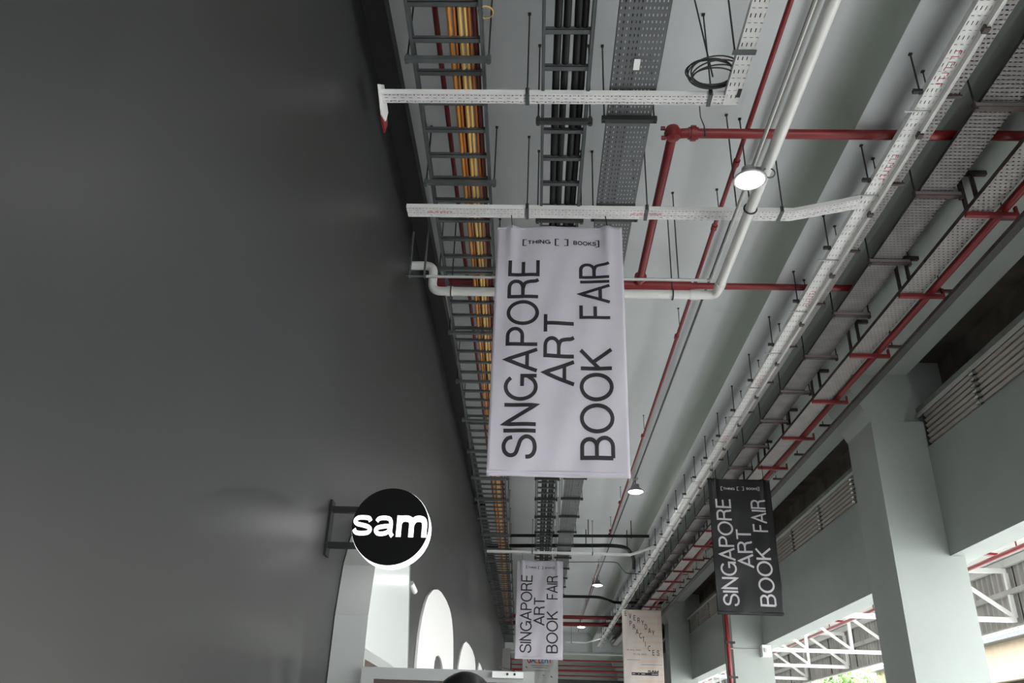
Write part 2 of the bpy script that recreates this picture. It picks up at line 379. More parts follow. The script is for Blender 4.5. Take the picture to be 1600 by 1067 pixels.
# grey perforated tray
pt = tray_long('perforated_tray', 'wide grey perforated cable tray right of the black cables, with a white tag', .47, .80, .48, .78, 1.8, 38.5, 4.28, M_['perf'], M_['galv'], .04, shade_lid=False)
y = 4.78
while y < 36:
    s = MB(); s.box(.43, .84, y - .02, y + .02, 4.232, 4.272); s.build('support_bar', M_['dark'], pt)
    for x in (.45, .82): rod(pt, x, y, 4.22, CZ)
    y += 1.27
MB().box(.612, .655, 4.20, 4.30, 4.268, 4.271).build('paper_tag', M_['board'], pt)

for i in range(3):
    tag(MB().tube(wavy(.515 + i * .045, .52 + i * .04, 1.8, 38, 4.303, .002, 60, i), .017, 8).build('power_cable', M_['black'], smooth=True), ('black cable seen through the slots of the grey perforated tray, leftmost', 'black cable seen through the slots of the grey perforated tray, middle', 'black cable seen through the slots of the grey perforated tray, rightmost')[i], 'cable', 'cables in the grey perforated tray')
# white cross trays
def text_blobs(parent, x0, y, z, n, sx=.022, hgt=.03):
    """illegible red stamped marks, as in the photo"""
    rnd = random.Random(n * 13 + int(x0 * 100))
    s = MB()
    for i in range(n):
        x = x0 + i * sx; h = hgt * rnd.uniform(.7, 1)
        s.box(x, x + .004, y, y + h, z - .0012, z - .0004)
        if rnd.random() < .7: s.box(x, x + sx * .7, y + h - .004, y + h, z - .0012, z - .0004)
        if rnd.random() < .6: s.box(x + sx * .55, x + sx * .55 + .004, y, y + h, z - .0012, z - .0004)
        if rnd.random() < .4: s.box(x, x + sx * .7, y, y + .004, z - .0012, z - .0004)
    o = s.build('stamp_marks', M_['ired'], parent); o['kind'] = 'stuff'; o['label'] = 'illegible red stamped marks'; return o
def cross_tray(lab, x0, x1, ya, yb, z, tail=None, clips=()):
    t = thing('slotted_channel', lab, 'cable tray', ((x0 + x1) / 2, (ya + yb) / 2, z), 'white slotted channels crossing the aisle')
    s = MB(); W = yb - ya
    segs = [((x0, ya, z), (x1, ya, z), (x1, yb, z), (x0, yb, z))]
    if tail: (tx, ty, tz) = tail; segs.append(((x1, ya, z), (tx, ya + ty, tz), (tx + .02, yb + ty, tz), (x1, yb, z)))
    u0 = 0
    for P in segs:
        L = (Vector(P[1]) - Vector(P[0])).length
        for d in (0, .003):
            s.quad([(p[0], p[1], p[2] + d) for p in P], [(0, u0), (0, u0 + L), (W, u0 + L), (W, u0)])
        u0 += L
    s.build('tray_base', M_['perfx'], t, fix=False)
    s = MB()
    for P in segs: s.quad([(p[0], p[1], p[2] + .04) for p in P])
    s.build('cover', M_['dark'], t, fix=False)  # dark sheet added above the base to shut light out of its slots
    for yy in (0, 1):
        f = MB()
        for P in segs:
            a, b = (P[0], P[1]) if yy == 0 else (P[3], P[2])
            f.obox((a[0], a[1], a[2] + .02), (b[0], b[1], b[2] + .02), .003, .04)
        f.build('side_flange', M_['white'], t)
    for x in clips:
        s = MB(); s.box(x - .014, x + .014, ya - .012, yb + .012, z - .006, z - .001); s.box(x - .014, x + .014, ya - .014, ya - .008, z - .006, z + .05)
        s.build('clamp', M_['galv'], t); rod(t, x, ya - .02, z, CZ, .006)
    return t
ct1 = cross_tray('nearest white slotted channel crossing the aisle, with a white end plate', -1.17, 1.31, 4.49, 4.585, 4.22, None, (-.12, 1.18))
s = MB(); s.prism([(4.40, 4.22), (4.55, 4.36), (4.78, 4.30), (4.74, 4.18), (4.60, 4.12)], 'x', -1.182, -1.172); s.build('end_plate', M_['white'], ct1)
s = MB(); s.prism([(4.62, 4.16), (4.66, 4.26), (4.86, 4.28), (4.82, 4.14)], 'x', -1.20, -1.185); s.build('red_backing_plate', M_['red'], ct1)
ct2 = cross_tray('second white slotted channel crossing the aisle, above the near white banner', -1.18, 2.15, 5.875, 6.01, 4.22, (2.66, -.17, 4.235), (-.13, .90, 2.05))
text_blobs(ct2, -1.0, 5.92, 4.22, 10); text_blobs(ct2, .77, 5.92, 4.22, 12)
ct3 = cross_tray('third white slotted channel crossing the aisle, above the far white banner', -1.16, 2.18, 19.40, 19.52, 4.22, (2.62, -.8, 4.235), (-.1, 1.3))
ct4 = cross_tray('far thin white channel just before the end beam', 1.3, 2.1, 36.2, 36.32, 4.22, (2.6, -1.2, 4.235), (1.5,))

t = tray_long('slotted_channel', 'short white slotted channel meeting the nearest cross channel at its right end', 1.28, 1.385, 1.28, 1.385, 1.8, 4.58, 4.218, M_['perfw'], M_['white'], .045)
MB().box(1.245, 1.40, 4.06, 4.10, 4.208, 4.216).build('clamp', M_['galv'], t); rod(t, 1.26, 4.08, 4.21, CZ)
MB().box(1.36, 1.385, 4.42, 4.5, 4.212, 4.216).build('dark_latch', M_['dark'], t)

# big white tray
big = tray_long('slotted_channel', 'long bright white slotted channel running down the right of the aisle', 2.697, 2.82, 2.676, 2.796, 1.8, 38.0, 4.29, M_['perfw'], M_['white'], .05, dn=.046)
MB().obox((2.832, 1.8, 4.248), (2.808, 38, 4.248), .022, .006).build('lower_lip', M_['conduit'], big)
y = 2.51
while y < 37:
    MB().box(2.627, 2.725, y - .014, y + .014, 4.302, 4.33).build('support_bar', M_['dark'], big)
    MB().box(2.627, 2.845, y + .16, y + .174, 4.279, 4.288).build('cross_strap', M_['conduit'], big)
    rod(big, 2.675, y, 4.29, 4.68); rod(big, 2.835, y + .17, 4.29, 4.68, .005)
    MB().box(2.80, 2.84, y + .36, y + .41, 4.23, 4.266).build('clip', M_['rust'], big)
    y += 1.0145
for yy in (4.13, 5.2, 7.33, 9.4, 11.55, 13.7):
    s = MB(); rnd = random.Random(int(yy * 10))
    for i in range(7):
        a = yy + i * .05
        s.box(2.735, 2.785, a, a + .006, 4.2886, 4.2896); s.box(2.735 if i % 2 else 2.779, 2.741 if i % 2 else 2.785, a, a + .032, 4.2886, 4.2896)
    o = s.build('stamp_marks', M_['ired'], big); o['kind'] = 'stuff'; o['label'] = 'illegible red stamped marks'

trB = tray_long('perforated_tray', 'pinkish perforated tray just right of the bright white channel', 2.86, 3.03, 2.74, 2.885, 1.8, 37.0, 4.41, M_['perfb'], M_['conduit'], .03)
y = 2.6
while y < 36:
    k = (y - 1.8) / 35.2
    MB().box(lerp(2.86, 2.74, k), lerp(3.06, 2.905, k), y - .014, y + .014, 4.388, 4.406).build('support_bar', M_['rust'], trB); rod(trB, lerp(3.05, 2.90, k), y, 4.39, 4.68 if lerp(3.05, 2.90, k) < 2.93 else 5.0, .005); y += 1.037

wid = tray_long('perforated_tray', 'widest perforated tray in the right bundle, on pale cross bars', 3.25, 3.53, 3.23, 3.48, 1.8, 37.5, 4.45, M_['perfwide'], M_['dark'], .032)
y = 2.64
while y < 37:
    MB().box(3.21, 3.595, y - .024, y + .024, 4.410, 4.444).build('support_bar', M_['bar'], wid)
    s = MB(); s.box(3.21, 3.595, y - .026, y + .026, 4.403, 4.410); s.box(3.20, 3.222, y - .022, y + .022, 4.385, 4.46); s.box(3.585, 3.607, y - .022, y + .022, 4.385, 4.46); s.build('bar_channel', M_['rust'], wid)
    rod(wid, 3.212, y, 4.395, 5.0, .0075); rod(wid, 3.596, y, 4.395, 4.70, .0075)
    y += 1.083
trC = tray_long('perforated_tray', 'beige perforated tray beside the long red pipe, on red cross bars', 3.66, 3.875, 3.24, 3.46, 1.8, 37, 4.25, M_['perfc'], M_['rust'], .04)
y = 3.12
while y < 33:
    k = (y - 1.8) / 35.2; a, b = lerp(3.65, 3.23, k), lerp(4.07, 3.82, k)
    s = MB(); s.box(a, b, y - .021, y + .021, 4.206, 4.244); s.box(b - .02, b, y - .016, y + .016, 4.206, 4.31); s.build('support_bar', M_['redb'], trC)
    yy = y + .02
    for dx in (.02, .13): MB().box(a + dx, a + dx + .027, yy - .016, yy + .016, 4.25, 4.665).build('hanging_post', M_['rust'], trC)
    MB().box(a - .04, a + .28, yy - .02, yy + .02, 4.66, 4.699).build('hanging_bracket', M_['rust'], trC)
    y += 1.388
p = tag(MB().tube([(3.98, 1.8, 4.285), (3.91, 8.1, 4.285), (3.79, 15.6, 4.285)], .039, 12).build('fire_pipe', M_['red'], smooth=True), 'long red pipe lying on red brackets beside the beige tray', 'pipe')
tag(MB().tube([(3.78, 15.7, 4.29), (3.62, 36, 4.29)], .039, 12).build('fire_pipe', M_['red'], smooth=True), 'far red pipe lying on the brackets beyond the black banner', 'pipe')
tag(MB().tube([(4.20, 1.8, 4.50), (4.13, 8.7, 4.50), (4.10, 30, 4.50)], .015, 8).build('conduit', M_['conduit'], smooth=True), 'thin pale conduit left of the dark narrow tray', 'conduit')
trD = tray_long('perforated_tray', 'dark narrow perforated tray nearest the right columns', 3.895, 3.975, 3.855, 3.935, 1.8, 36, 4.02, M_['perfd'], M_['rust'], .04)
y = 3.68
while y < 34:
    MB().box(4.155, 4.32, y - .017, y + .017, 4.48, 4.51).build('clamp', M_['rust'], trD); rod(trD, 4.205, y, 4.49, 4.70, .0065); y += 1.32

# ------------------------------------------------------------------ pipes
def pipe(name, lab, pts, r, m, rb=.07, n=14, cat='pipe', group=None):
    t = thing(name, lab, cat, pts[0], group)
    MB().tube(bend(pts, rb), r, n).build('pipe_run', m, t, smooth=True); return t
def collar(t, a, b, r, m, name='collar'): MB().tube([a, b], r, 16).build(name, m, t, smooth=True)
rp = pipe('fire_pipe', 'thick red pipe crossing right from a bolted elbow near the top', [(1.06, 7.72, 4.6), (1.06, 5.33, 4.6), (5.40, 5.33, 4.6)], .041, M_['red'], .10)
s = MB(); s.lathe([(0, -.065), (.055, -.05), (.072, 0), (.055, .05), (0, .065)], (1.06, 5.33, 4.6), 16); s.build('elbow_fitting', M_['red'], rp, smooth=True)
collar(rp, (1.205, 5.33, 4.6), (1.245, 5.33, 4.6), .066, M_['red'], 'coupling'); collar(rp, (1.185, 5.33, 4.6), (1.265, 5.33, 4.6), .052, M_['red'], 'coupling')
for dz in (.05, -.05): MB().tube([(.965, 5.33, 4.6 + dz), (1.0, 5.33, 4.6 + dz)], .018, 6).build('bolt', M_['redb'], rp)
collar(rp, (1.06, 7.60, 4.6), (1.06, 7.64, 4.6), .065, M_['red'], 'flange')
rp2 = pipe('fire_pipe', 'red pipe crossing from the wall behind the near white banner', [(-1.15, 7.78, 4.6), (1.62, 7.78, 4.6)], .062, M_['red'])
collar(rp2, (1.0, 7.78, 4.6), (1.12, 7.78, 4.6), .07, M_['red'])
pipe('fire_pipe', 'thinner red pipe continuing right to the cable trays', [(1.60, 7.78, 4.6), (3.42, 7.78, 4.6)], .036, M_['red'])
tag(MB().tube([(.66, 7.6, 4.6), (.66, 7.6, 4.75)], .02, 8).build('pipe_stub', M_['red']), 'short red upright stub by the red pipe', 'pipe')
sp = pipe('sprinkler_pipe', 'long thin red sprinkler pipe running down the middle of the ceiling', [(1.70, 1.8, 4.75), (1.735, 19.6, 4.75)], .021, M_['red'])
for y in (5.6, 6.6, 9.0, 12.6, 16.6, 19.0):
    rod(sp, 1.70, y, 4.76, CZ, .005)
    collar(sp, (1.71, y + .25, 4.75), (1.71, y + .32, 4.75), .03, M_['red'])
sp2 = pipe('sprinkler_pipe', 'far thin red sprinkler pipe between two ceiling lamps', [(1.71, 23.2, 4.75), (1.82, 37.0, 4.75)], .020, M_['red'])
for y in (23.6, 26.4, 30, 34): rod(sp2, 1.75, y, 4.76, CZ, .006)
MB().tube([(.96 + .75, 19.55, 4.75), (1.71, 19.55, 4.66)], .02, 8).build('sprinkler_head', M_['redb'], sp)
wp = pipe('water_pipe', 'thick white pipe running along the aisle and turning left to the wall', [(1.70, 1.5, 4.05), (1.70, 7.02, 4.05), (-1.07, 7.02, 4.05), (-1.07, 7.02, 4.34), (-1.30, 7.02, 4.34)], .044, M_['pipe'], .09)
for a, b in (((1.70, 6.78, 4.05), (1.70, 6.86, 4.05)), ((1.45, 7.02, 4.05), (1.53, 7.02, 4.05)), ((-.92, 7.02, 4.05), (-.86, 7.02, 4.05))): collar(wp, a, b, .05, M_['pipe'])
for x, y in ((1.28, 7.02), (-.88, 7.02), (1.70, 5.6)):
    MB().tube([(x + .052 * math.cos(a) * (0 if x != 1.70 else 1), y + .052 * math.cos(a) * (1 if x != 1.70 else 0), 4.05 + .052 * math.sin(a)) for a in [2 * PI * k / 16 for k in range(16)]], .007, 6, closed=True).build('clamp', M_['dark'], wp)
    rod(wp, x, y, 4.10, CZ, .006)
wc = pipe('conduit', 'thin grey conduit running beside the thick white pipe', [(1.575, 1.5, 4.0), (1.575, 6.66, 4.0), (-1.08, 6.66, 4.0)], .015, M_['conduit'], .05, 8, 'conduit')
for x, y in ((1.28, 6.66), (1.575, 5.55)): rod(wc, x, y, 4.0, CZ, .006)
rod(wc, -1.1, 6.66, 3.98, 4.62, .012, M_['galv'], False); rod(wc, -1.24, 6.66, 3.98, 4.5, .012, M_['galv'], False)
MB().tube([(-1.27, 6.66, 4.0), (-1.0, 6.66, 4.0)], .012, 6).build('bracket_bar', M_['galv'], wc)
cd = pipe('conduit', 'dark conduit on the ceiling linking the round lamps', [(1.93, 7.0, 4.93), (1.91, 15.8, 4.93), (1.83, 37, 4.93)], .016, M_['galv'], .05, 8, 'conduit')
MB().tube([(1.985, 1.8, 4.93), (1.96, 6.2, 4.93)], .022, 8).build('pipe_run', M_['conduit'], cd, smooth=True)
b1 = pipe('drain_pipe', 'black straight pipe crossing the ceiling beyond the near white banner', [(-1.2, 19.5, 4.62), (2.6, 19.2, 4.62)], .035, M_['black'])
b2 = pipe('drain_pipe', 'black pipe crossing the ceiling and curving back at its right end', [(-1.2, 20.5, 4.60), (2.15, 20.1, 4.60), (2.5, 21.5, 4.60), (2.6, 22.5, 4.56)], .045, M_['black'], .5)
b3 = pipe('drain_pipe', 'black pipe with two bends near the far lamps', [(.5, 27.4, 4.59), (2.02, 27.3, 4.59), (2.6, 28.3, 4.59), (4.2, 28.1, 4.59)], .045, M_['black'], .25)
tag(MB().tube(bend([(.6, 22.2, 4.6), (2.1, 22.0, 4.6), (2.5, 23.5, 4.6), (4.2, 23.4, 4.6)], .2), .012, 6).build('conduit', M_['galv']), 'thin conduit with a bend beyond the curved black pipe', 'conduit')
for x in (0.0, 1.2, 2.2):
    for b_, yy in ((b1, 19.3), (b2, 20.25)): rod(b_, x, yy, 4.58, CZ, .012)
tag(MB().tube([(-1.2, 31.9, 4.6), (4.4, 31.7, 4.6)], .07, 10).build('fire_pipe', M_['red'], smooth=True), 'nearer of two far red pipes crossing above the far lamp', 'pipe')
tag(MB().tube([(-1.2, 33.6, 4.59), (4.4, 33.4, 4.59)], .08, 10).build('fire_pipe', M_['red'], smooth=True), 'farther of two far red pipes crossing above the far lamp', 'pipe')
far = [(44.0, 4.28, 'topmost far red pipe in the hall beyond the end beam', .04), (44.2, 4.05, 'second far red pipe beyond the end beam', .03), (44.4, 3.84, 'third far red pipe beyond the end beam', .055), (44.6, 3.62, 'lowest far red pipe beyond the end beam', .03)]
for y, z, lb, r in far: tag(MB().tube([(-1.3, y, z), (4.5, y - .2, z)], r, 8).build('fire_pipe', M_['red']), lb, 'pipe')
tag(MB().box(-1.3, 4.5, 44.8, 45.1, 3.28, 3.48).build('dark_duct', M_['dark']), 'dark duct low in the hall beyond the end beam', 'duct')
tl_ = thing('tube_light', 'distant lit tube lamp beyond the end beam', 'lamp', (1.45, 41.5, 4.6))
MB().tube([(1.45, 41, 4.65), (1.45, 42.3, 4.62)], .05, 8).build('lit_tube', M_['led'], tl_)
for yy in (41.1, 42.2): MB().tube([(1.45, yy, 4.65), (1.45, yy, 5.0)], .01, 6).build('stem', M_['galv'], tl_)
# red drops near the trays, right
dp = pipe('fire_pipe', 'red branch pipe crossing behind the black banner to the wall', [(3.76, 18.9, 4.33), (3.86, 18.5, 4.33), (5.3, 18.4, 4.33)], .035, M_['red'], .08)
rp5 = pipe('fire_riser', 'vertical red pipe beside the second column, under the black banner', [(4.18, 19.05, 4.25), (4.18, 19.05, -1.5)], .045, M_['red'])
for z in (1.6, 2.3): MB().box(4.12, 4.325, 19.0, 19.09, z, z + .04).build('pipe_clamp', M_['dark'], rp5)
MB().tube([(4.11, 19.03, 4.1), (4.11, 19.03, -1.5)], .014, 8).build('dark_conduit', M_['dark'], rp5)
tag(MB().tube(bend([(4.2, 19.25, 2.22), (4.95, 19.25, 2.22)], .05), .012, 6).build('conduit', M_['conduit']), 'thin conduit across the second column below the girder', 'conduit')
cb = thing('camera_box', 'small white box fixed to the second column under the girder', 'box', (5.0, 19.15, 2.1))
MB().box(4.92, 5.11, 19.1, 19.268, 2.06, 2.30).build('housing', M_['white'], cb); MB().box(4.96, 5.0, 19.07, 19.1, 2.15, 2.23).build('cover', M_['conduit'], cb)

# ------------------------------------------------------------------ lamps
lamp_labels = ['brightest round ceiling lamp, nearest, by the white pipe', 'second round ceiling lamp, just right below the near white banner', 'third round ceiling lamp, left of the black bent pipe', 'farthest round ceiling lamp, over the far red pipes']
for (x, y, LZ, LR), lb in zip(((1.545, 5.02, 3.885, .74), (1.915, 15.8, 4.66, 1), (1.86, 25.7, 4.66, 1), (1.84, 34.8, 4.66, 1)), lamp_labels):
    t = thing('high_bay_lamp', lb, 'lamp', (x, y, LZ), 'round ceiling lamps')
    sc2 = lambda P: [(r * LR, z * LR) for r, z in P]
    s = MB(); s.lathe(sc2([(.165, 0), (.17, .012), (.13, .05), (.075, .085), (.07, .15), (.03, .16), (.0, .16)]), (x, y, LZ), 28); s.build('reflector', M_['lampm'], t, smooth=True)
    s = MB(); s.lathe(sc2([(.0, -.035), (.06, -.030), (.11, -.014), (.14, .004), (.14, .014), (0, .014)]), (x, y, LZ), 28); s.build('lit_lens', M_['led'], t, smooth=True)
    s = MB(); s.lathe(sc2([(.145, 0), (.166, 0), (.166, .008), (.145, .008), (.145, 0)]), (x, y, LZ), 28); s.build('rim', M_['lampm'], t)
    if LZ > 4.2:
        MB().tube([(x, y, 4.81), (x, y, 4.93)], .012, 8).build('stem', M_['galv'], t)
        MB().box(x - .05, x + .05, y - .05, y + .05, 4.90, 4.95).build('junction_box', M_['conduit'], t)
    else:
        MB().box(x - .03, x + .09, y - .02, y + .02, 3.975, 4.0).build('mounting_bracket', M_['galv'], t)
        MB().tube([(x + .155 + .045 * math.cos(a), y + .02, LZ + .09 + .045 * math.sin(a)) for a in [2 * PI * k / 18 for k in range(18)]], .006, 6, closed=True).build('hook_ring', M_['galv'], t)

# coil of spare cable and its loose end
s = MB()
for i in range(7):
    rr = .125 + .012 * (i % 4); ph = i * .9
    s.tube([(1.17 + .02 * math.sin(ph) + rr * 1.15 * math.cos(a), 4.33 + .012 * math.cos(ph) + rr * .85 * math.sin(a), 4.25 + .012 * i * .5 + .02 * math.sin(a + ph)) for a in [2 * PI * k / 36 for k in range(36)]], .0055, 6, closed=True)
o = s.build('cable_coil', M_['dark'], smooth=True); tag(o, 'loose coil of grey cable hanging where two white channels meet', 'cable')
o['kind'] = 'stuff'
tag(MB().tube([(1.12, 4.60, 4.22), (1.14, 4.68, 4.19), (1.17, 4.72, 4.14), (1.175, 4.74, 4.06)], [.004, .004, .005, .009], 8).build('loose_cable', M_['dark']), 'short loose cable end hanging below the nearest cross channel', 'cable')
tag(MB().tube([(1.165, 4.33, 4.24), (1.09, 4.33, 5.0)], .006, 6).build('hanger_rod', M_['dark']), 'thin slanting rod from the ceiling to the cable coil', 'rod')
s = MB()
for i in range(3): s.tube([(-.40 + .05 * math.cos(a), 3.95 + .05 * math.sin(a) + i * .01, 4.43 + .012 * i) for a in [2 * PI * k / 20 for k in range(20)]], .005, 6, closed=True)
o = s.build('cable_coil', M_['yellow']); tag(o, 'small yellowish wire coil on the right rail of the wall ladder', 'cable'); o['kind'] = 'stuff'

# ------------------------------------------------------------------ stroke lettering
def arc(cx, cy, rx, ry, a0, a1, n=14): return [(cx + rx * math.cos(math.radians(lerp(a0, a1, i / n))), cy + ry * math.sin(math.radians(lerp(a0, a1, i / n)))) for i in range(n + 1)]
def crom(P, k=6):
    P = [P[0]] + P + [P[-1]]; out = []
    for i in range(1, len(P) - 2):
        for j in range(k):
            t = j / k; q = []
            for d in (0, 1):
                a, b, c, e = P[i - 1][d], P[i][d], P[i + 1][d], P[i + 2][d]
                q.append(.5 * ((2 * b) + (-a + c) * t + (2 * a - 5 * b + 4 * c - e) * t * t + (-a + 3 * b - 3 * c + e) * t ** 3))
            out.append(tuple(q))
    out.append(P[-2]); return out
G_ = {
 'S': (.66, [crom([(.61, .72), (.57, .86), (.46, .95), (.33, .98), (.18, .94), (.08, .83), (.07, .70), (.14, .60), (.33, .53), (.52, .46), (.62, .34), (.62, .2), (.52, .07), (.33, .02), (.15, .06), (.05, .17), (.03, .30)])]),
 'I': (.10, [[(.05, 0), (.05, 1)]]),
 'N': (.70, [[(.05, 0), (.05, 1), (.65, 0), (.65, 1)]]),
 'G': (.82, [arc(.42, .5, .38, .48, 42, 318, 24), [(.78, .0), (.78, .46), (.45, .46)], [(.70, .18), (.78, .30)]]),
 'A': (.74, [[(0.02, 0), (.37, 1), (.72, 0)], [(.13, .32), (.61, .32)]]),
 'P': (.62, [[(.05, 0), (.05, .975), (.32, .975)] + arc(.34, .735, .24, .24, 90, -90, 10) + [(.05, .495)]]),
 'O': (.84, [arc(.42, .5, .38, .48, 0, 360, 30)]),
 'R': (.68, [[(.05, 0), (.05, .975), (.34, .975)] + arc(.37, .745, .23, .23, 90, -90, 10) + [(.05, .515)], crom([(.34, .515), (.52, .45), (.58, .28), (.60, .1), (.65, 0)])]),
 'E': (.58, [[(.56, .975), (.05, .975), (.05, .025), (.57, .025)], [(.05, .52), (.52, .52)]]),
 'T': (.62, [[(.02, .975), (.60, .975)], [(.31, 0), (.31, .95)]]),
 'B': (.66, [[(.05, .025), (.05, .975), (.36, .975)] + arc(.37, .75, .21, .225, 90, -90, 10) + [(.05, .525)], [(.30, .525)] + [(.38, .525)] + arc(.38, .275, .24, .25, 90, -90, 10) + [(.05, .025)]]),
 'K': (.66, [[(.05, 0), (.05, 1)], [(.62, 1), (.05, .40)], [(.25, .60), (.65, 0)]]),
 'F': (.56, [[(.05, 0), (.05, .975), (.55, .975)], [(.05, .50), (.50, .50)]]),
 'H': (.70, [[(.05, 0), (.05, 1)], [(.65, 0), (.65, 1)], [(.05, .52), (.65, .52)]]),
 'V': (.66, [[(.02, 1), (.33, 0), (.64, 1)]]), 'Y': (.66, [[(.02, 1), (.33, .45), (.64, 1)], [(.33, .45), (.33, 0)]]),
 'D': (.70, [[(.05, .025), (.05, .975), (.30, .975)] + arc(.30, .5, .34, .475, 90, -90, 14) + [(.05, .025)]]),
 'C': (.76, [arc(.42, .5, .38, .48, 45, 315, 22)]), 'L': (.54, [[(.05, 1), (.05, .025), (.52, .025)]]),
 'U': (.70, [[(.05, 1), (.05, .33)] + arc(.35, .33, .30, .31, 180, 360, 12) + [(.65, 1)]]), 'J': (.48, [[(.43, 1), (.43, .28)] + arc(.23, .28, .2, .26, 0, -180, 10)]),
 '[': (.30, [[(.28, .975), (.05, .975), (.05, .025), (.28, .025)]]), ']': (.30, [[(.02, .975), (.25, .975), (.25, .025), (.02, .025)]]),
 '0': (.62, [arc(.31, .5, .26, .48, 0, 360, 20)]), '2': (.6, [crom([(.06, .72), (.12, .9), (.3, .98), (.5, .9), (.54, .72), (.42, .5), (.06, .025)]) + [(.56, .025)]]),
 '3': (.6, [crom([(.06, .8), (.2, .96), (.42, .94), (.52, .76), (.42, .57), (.25, .53)]), crom([(.25, .53), (.45, .48), (.55, .28), (.42, .06), (.2, .02), (.05, .18)])]),
 '4': (.62, [[(.45, 0), (.45, .97), (.04, .28), (.6, .28)]]), '5': (.6, [[(.52, .975), (.14, .975), (.09, .52)] + crom([(.09, .52), (.3, .62), (.5, .52), (.55, .3), (.42, .06), (.2, .02), (.05, .16)])]),
 'M': (.84, [[(.05, 0), (.05, 1), (.42, .1), (.79, 1), (.79, 0)]]),
}
def ribbon(pts, wd, maxseg=.12):
    """centre line -> list of quads in 2D; closed loops detected"""
    closed = (abs(pts[0][0] - pts[-1][0]) + abs(pts[0][1] - pts[-1][1])) < 1e-6
    P = [Vector((p[0], p[1])) for p in pts]
    if closed: P = P[:-1]
    Q = []; n = len(P)
    for i in range(n if closed else n - 1):
        a, b = P[i], P[(i + 1) % n]; k = max(1, int((b - a).length / maxseg + .99))
        for j in range(k): Q.append(a.lerp(b, j / k))
    if not closed: Q.append(P[-1])
    n = len(Q); L = []; Rr = []
    for i in range(n):
        if closed: d0 = (Q[i] - Q[i - 1]); d1 = (Q[(i + 1) % n] - Q[i])
        else: d0 = Q[i] - Q[max(i - 1, 0)]; d1 = Q[min(i + 1, n - 1)] - Q[i]
        if d0.length < 1e-9: d0 = d1
        if d1.length < 1e-9: d1 = d0
        d0 = d0.normalized(); d1 = d1.normalized(); t = d0 + d1
        if t.length < 1e-6: t = d0
        t = t.normalized(); nn = Vector((-t.y, t.x)); c = max(.45, nn.dot(Vector((-d0.y, d0.x))))
        L.append(Q[i] + nn * (wd / 2 / c)); Rr.append(Q[i] - nn * (wd / 2 / c))
    return [(L[i], L[(i + 1) % n], Rr[(i + 1) % n], Rr[i]) for i in range(n if closed else n - 1)]
def glyph_mesh(ch, fn, wd, sx=1, maxseg=.12, th=True):
    s = MB()
    for li, st in enumerate(G_[ch][1]):
        st2 = [(x * sx, y) for x, y in st]
        for q in ribbon(st2, wd, maxseg):
            s.quad([fn(p.x, p.y, li) for p in q])
    return s
def text_line(txt, sx=1, gap=.12, space=.45):
    x = 0; out = []
    for ch in txt:
        if ch == ' ': x += space; continue
        out.append((ch, x)); x += G_[ch][0] * sx + gap
    return out, x - gap

# ------------------------------------------------------------------ banners
def banner(lab, x0, x1, yy, zt, zb, m_cloth, amp=.012, seed=0, pins=(.12, .88), flare=0.0, name='hanging_banner', pole=True, rope_to=None, uvs=False, tilt=0):
    t = thing(name, lab, 'banner', ((x0 + x1) / 2, yy, zb), None)
    W = x1 - x0; H = zt - zb
    def disp(u, v):   # u 0..1 left to right, v 0..1 from the top
        d = amp * .55 * math.sin(u * 9 + seed + v * 1.5) * (.3 + .7 * math.exp(-v * 1.2)) + amp * .22 * math.sin(u * 23 + v * 11 + seed * 2) + amp * .25 * math.sin(v * 17 + u * 5 + seed)
        for p in pins: d -= amp * 2.2 * math.exp(-((u - p) / .035) ** 2 - v * 7) 
        return d
    def at(u, v, off=0.0):
        return (x0 + u * W + (u - .5) * flare * v, yy + disp(u, v) - off + tilt * (v - .5), zt - v * H)
    s = MB(); nu, nv = 48, 72
    for j in range(nv + 1):
        for i in range(nu + 1): s.v.append(at(i / nu, j / nv))
    for j in range(nv):
        for i in range(nu):
            a = j * (nu + 1) + i; s.f.append((a, a + nu + 1, a + nu + 2, a + 1))
            s.uv[len(s.f) - 1] = [(i / nu, 1 - j / nv), (i / nu, 1 - (j + 1) / nv), ((i + 1) / nu, 1 - (j + 1) / nv), ((i + 1) / nu, 1 - j / nv)]
    o = s.build('cloth', m_cloth, t, fix=False)
    for p in o.data.polygons: p.use_smooth = True
    md = o.modifiers.new('thickness', 'SOLIDIFY'); md.thickness = .0015; md.offset = 1
    if pole:
        MB().tube([(x0 + .003 - flare / 2, yy + .004, zb + .035), (x1 - .003 + flare / 2, yy + .004, zb + .035)], .014, 10).build('bottom_pole', m_cloth, t, smooth=True)
        MB().tube([(x0 + .003, yy + .012, zt - .015), (x1 - .003, yy + .012, zt - .015)], .011, 10).build('top_pole', m_cloth, t, smooth=True)
    if rope_to:
        for p in pins:
            x = x0 + p * W
            MB().tube([(x, yy - .02, zt - .03), (x - .006, yy - .025, zt + .05), (x - .012, yy, rope_to)], .0045, 6).build('tie', M_['black'], t)
    return t, at, W, H
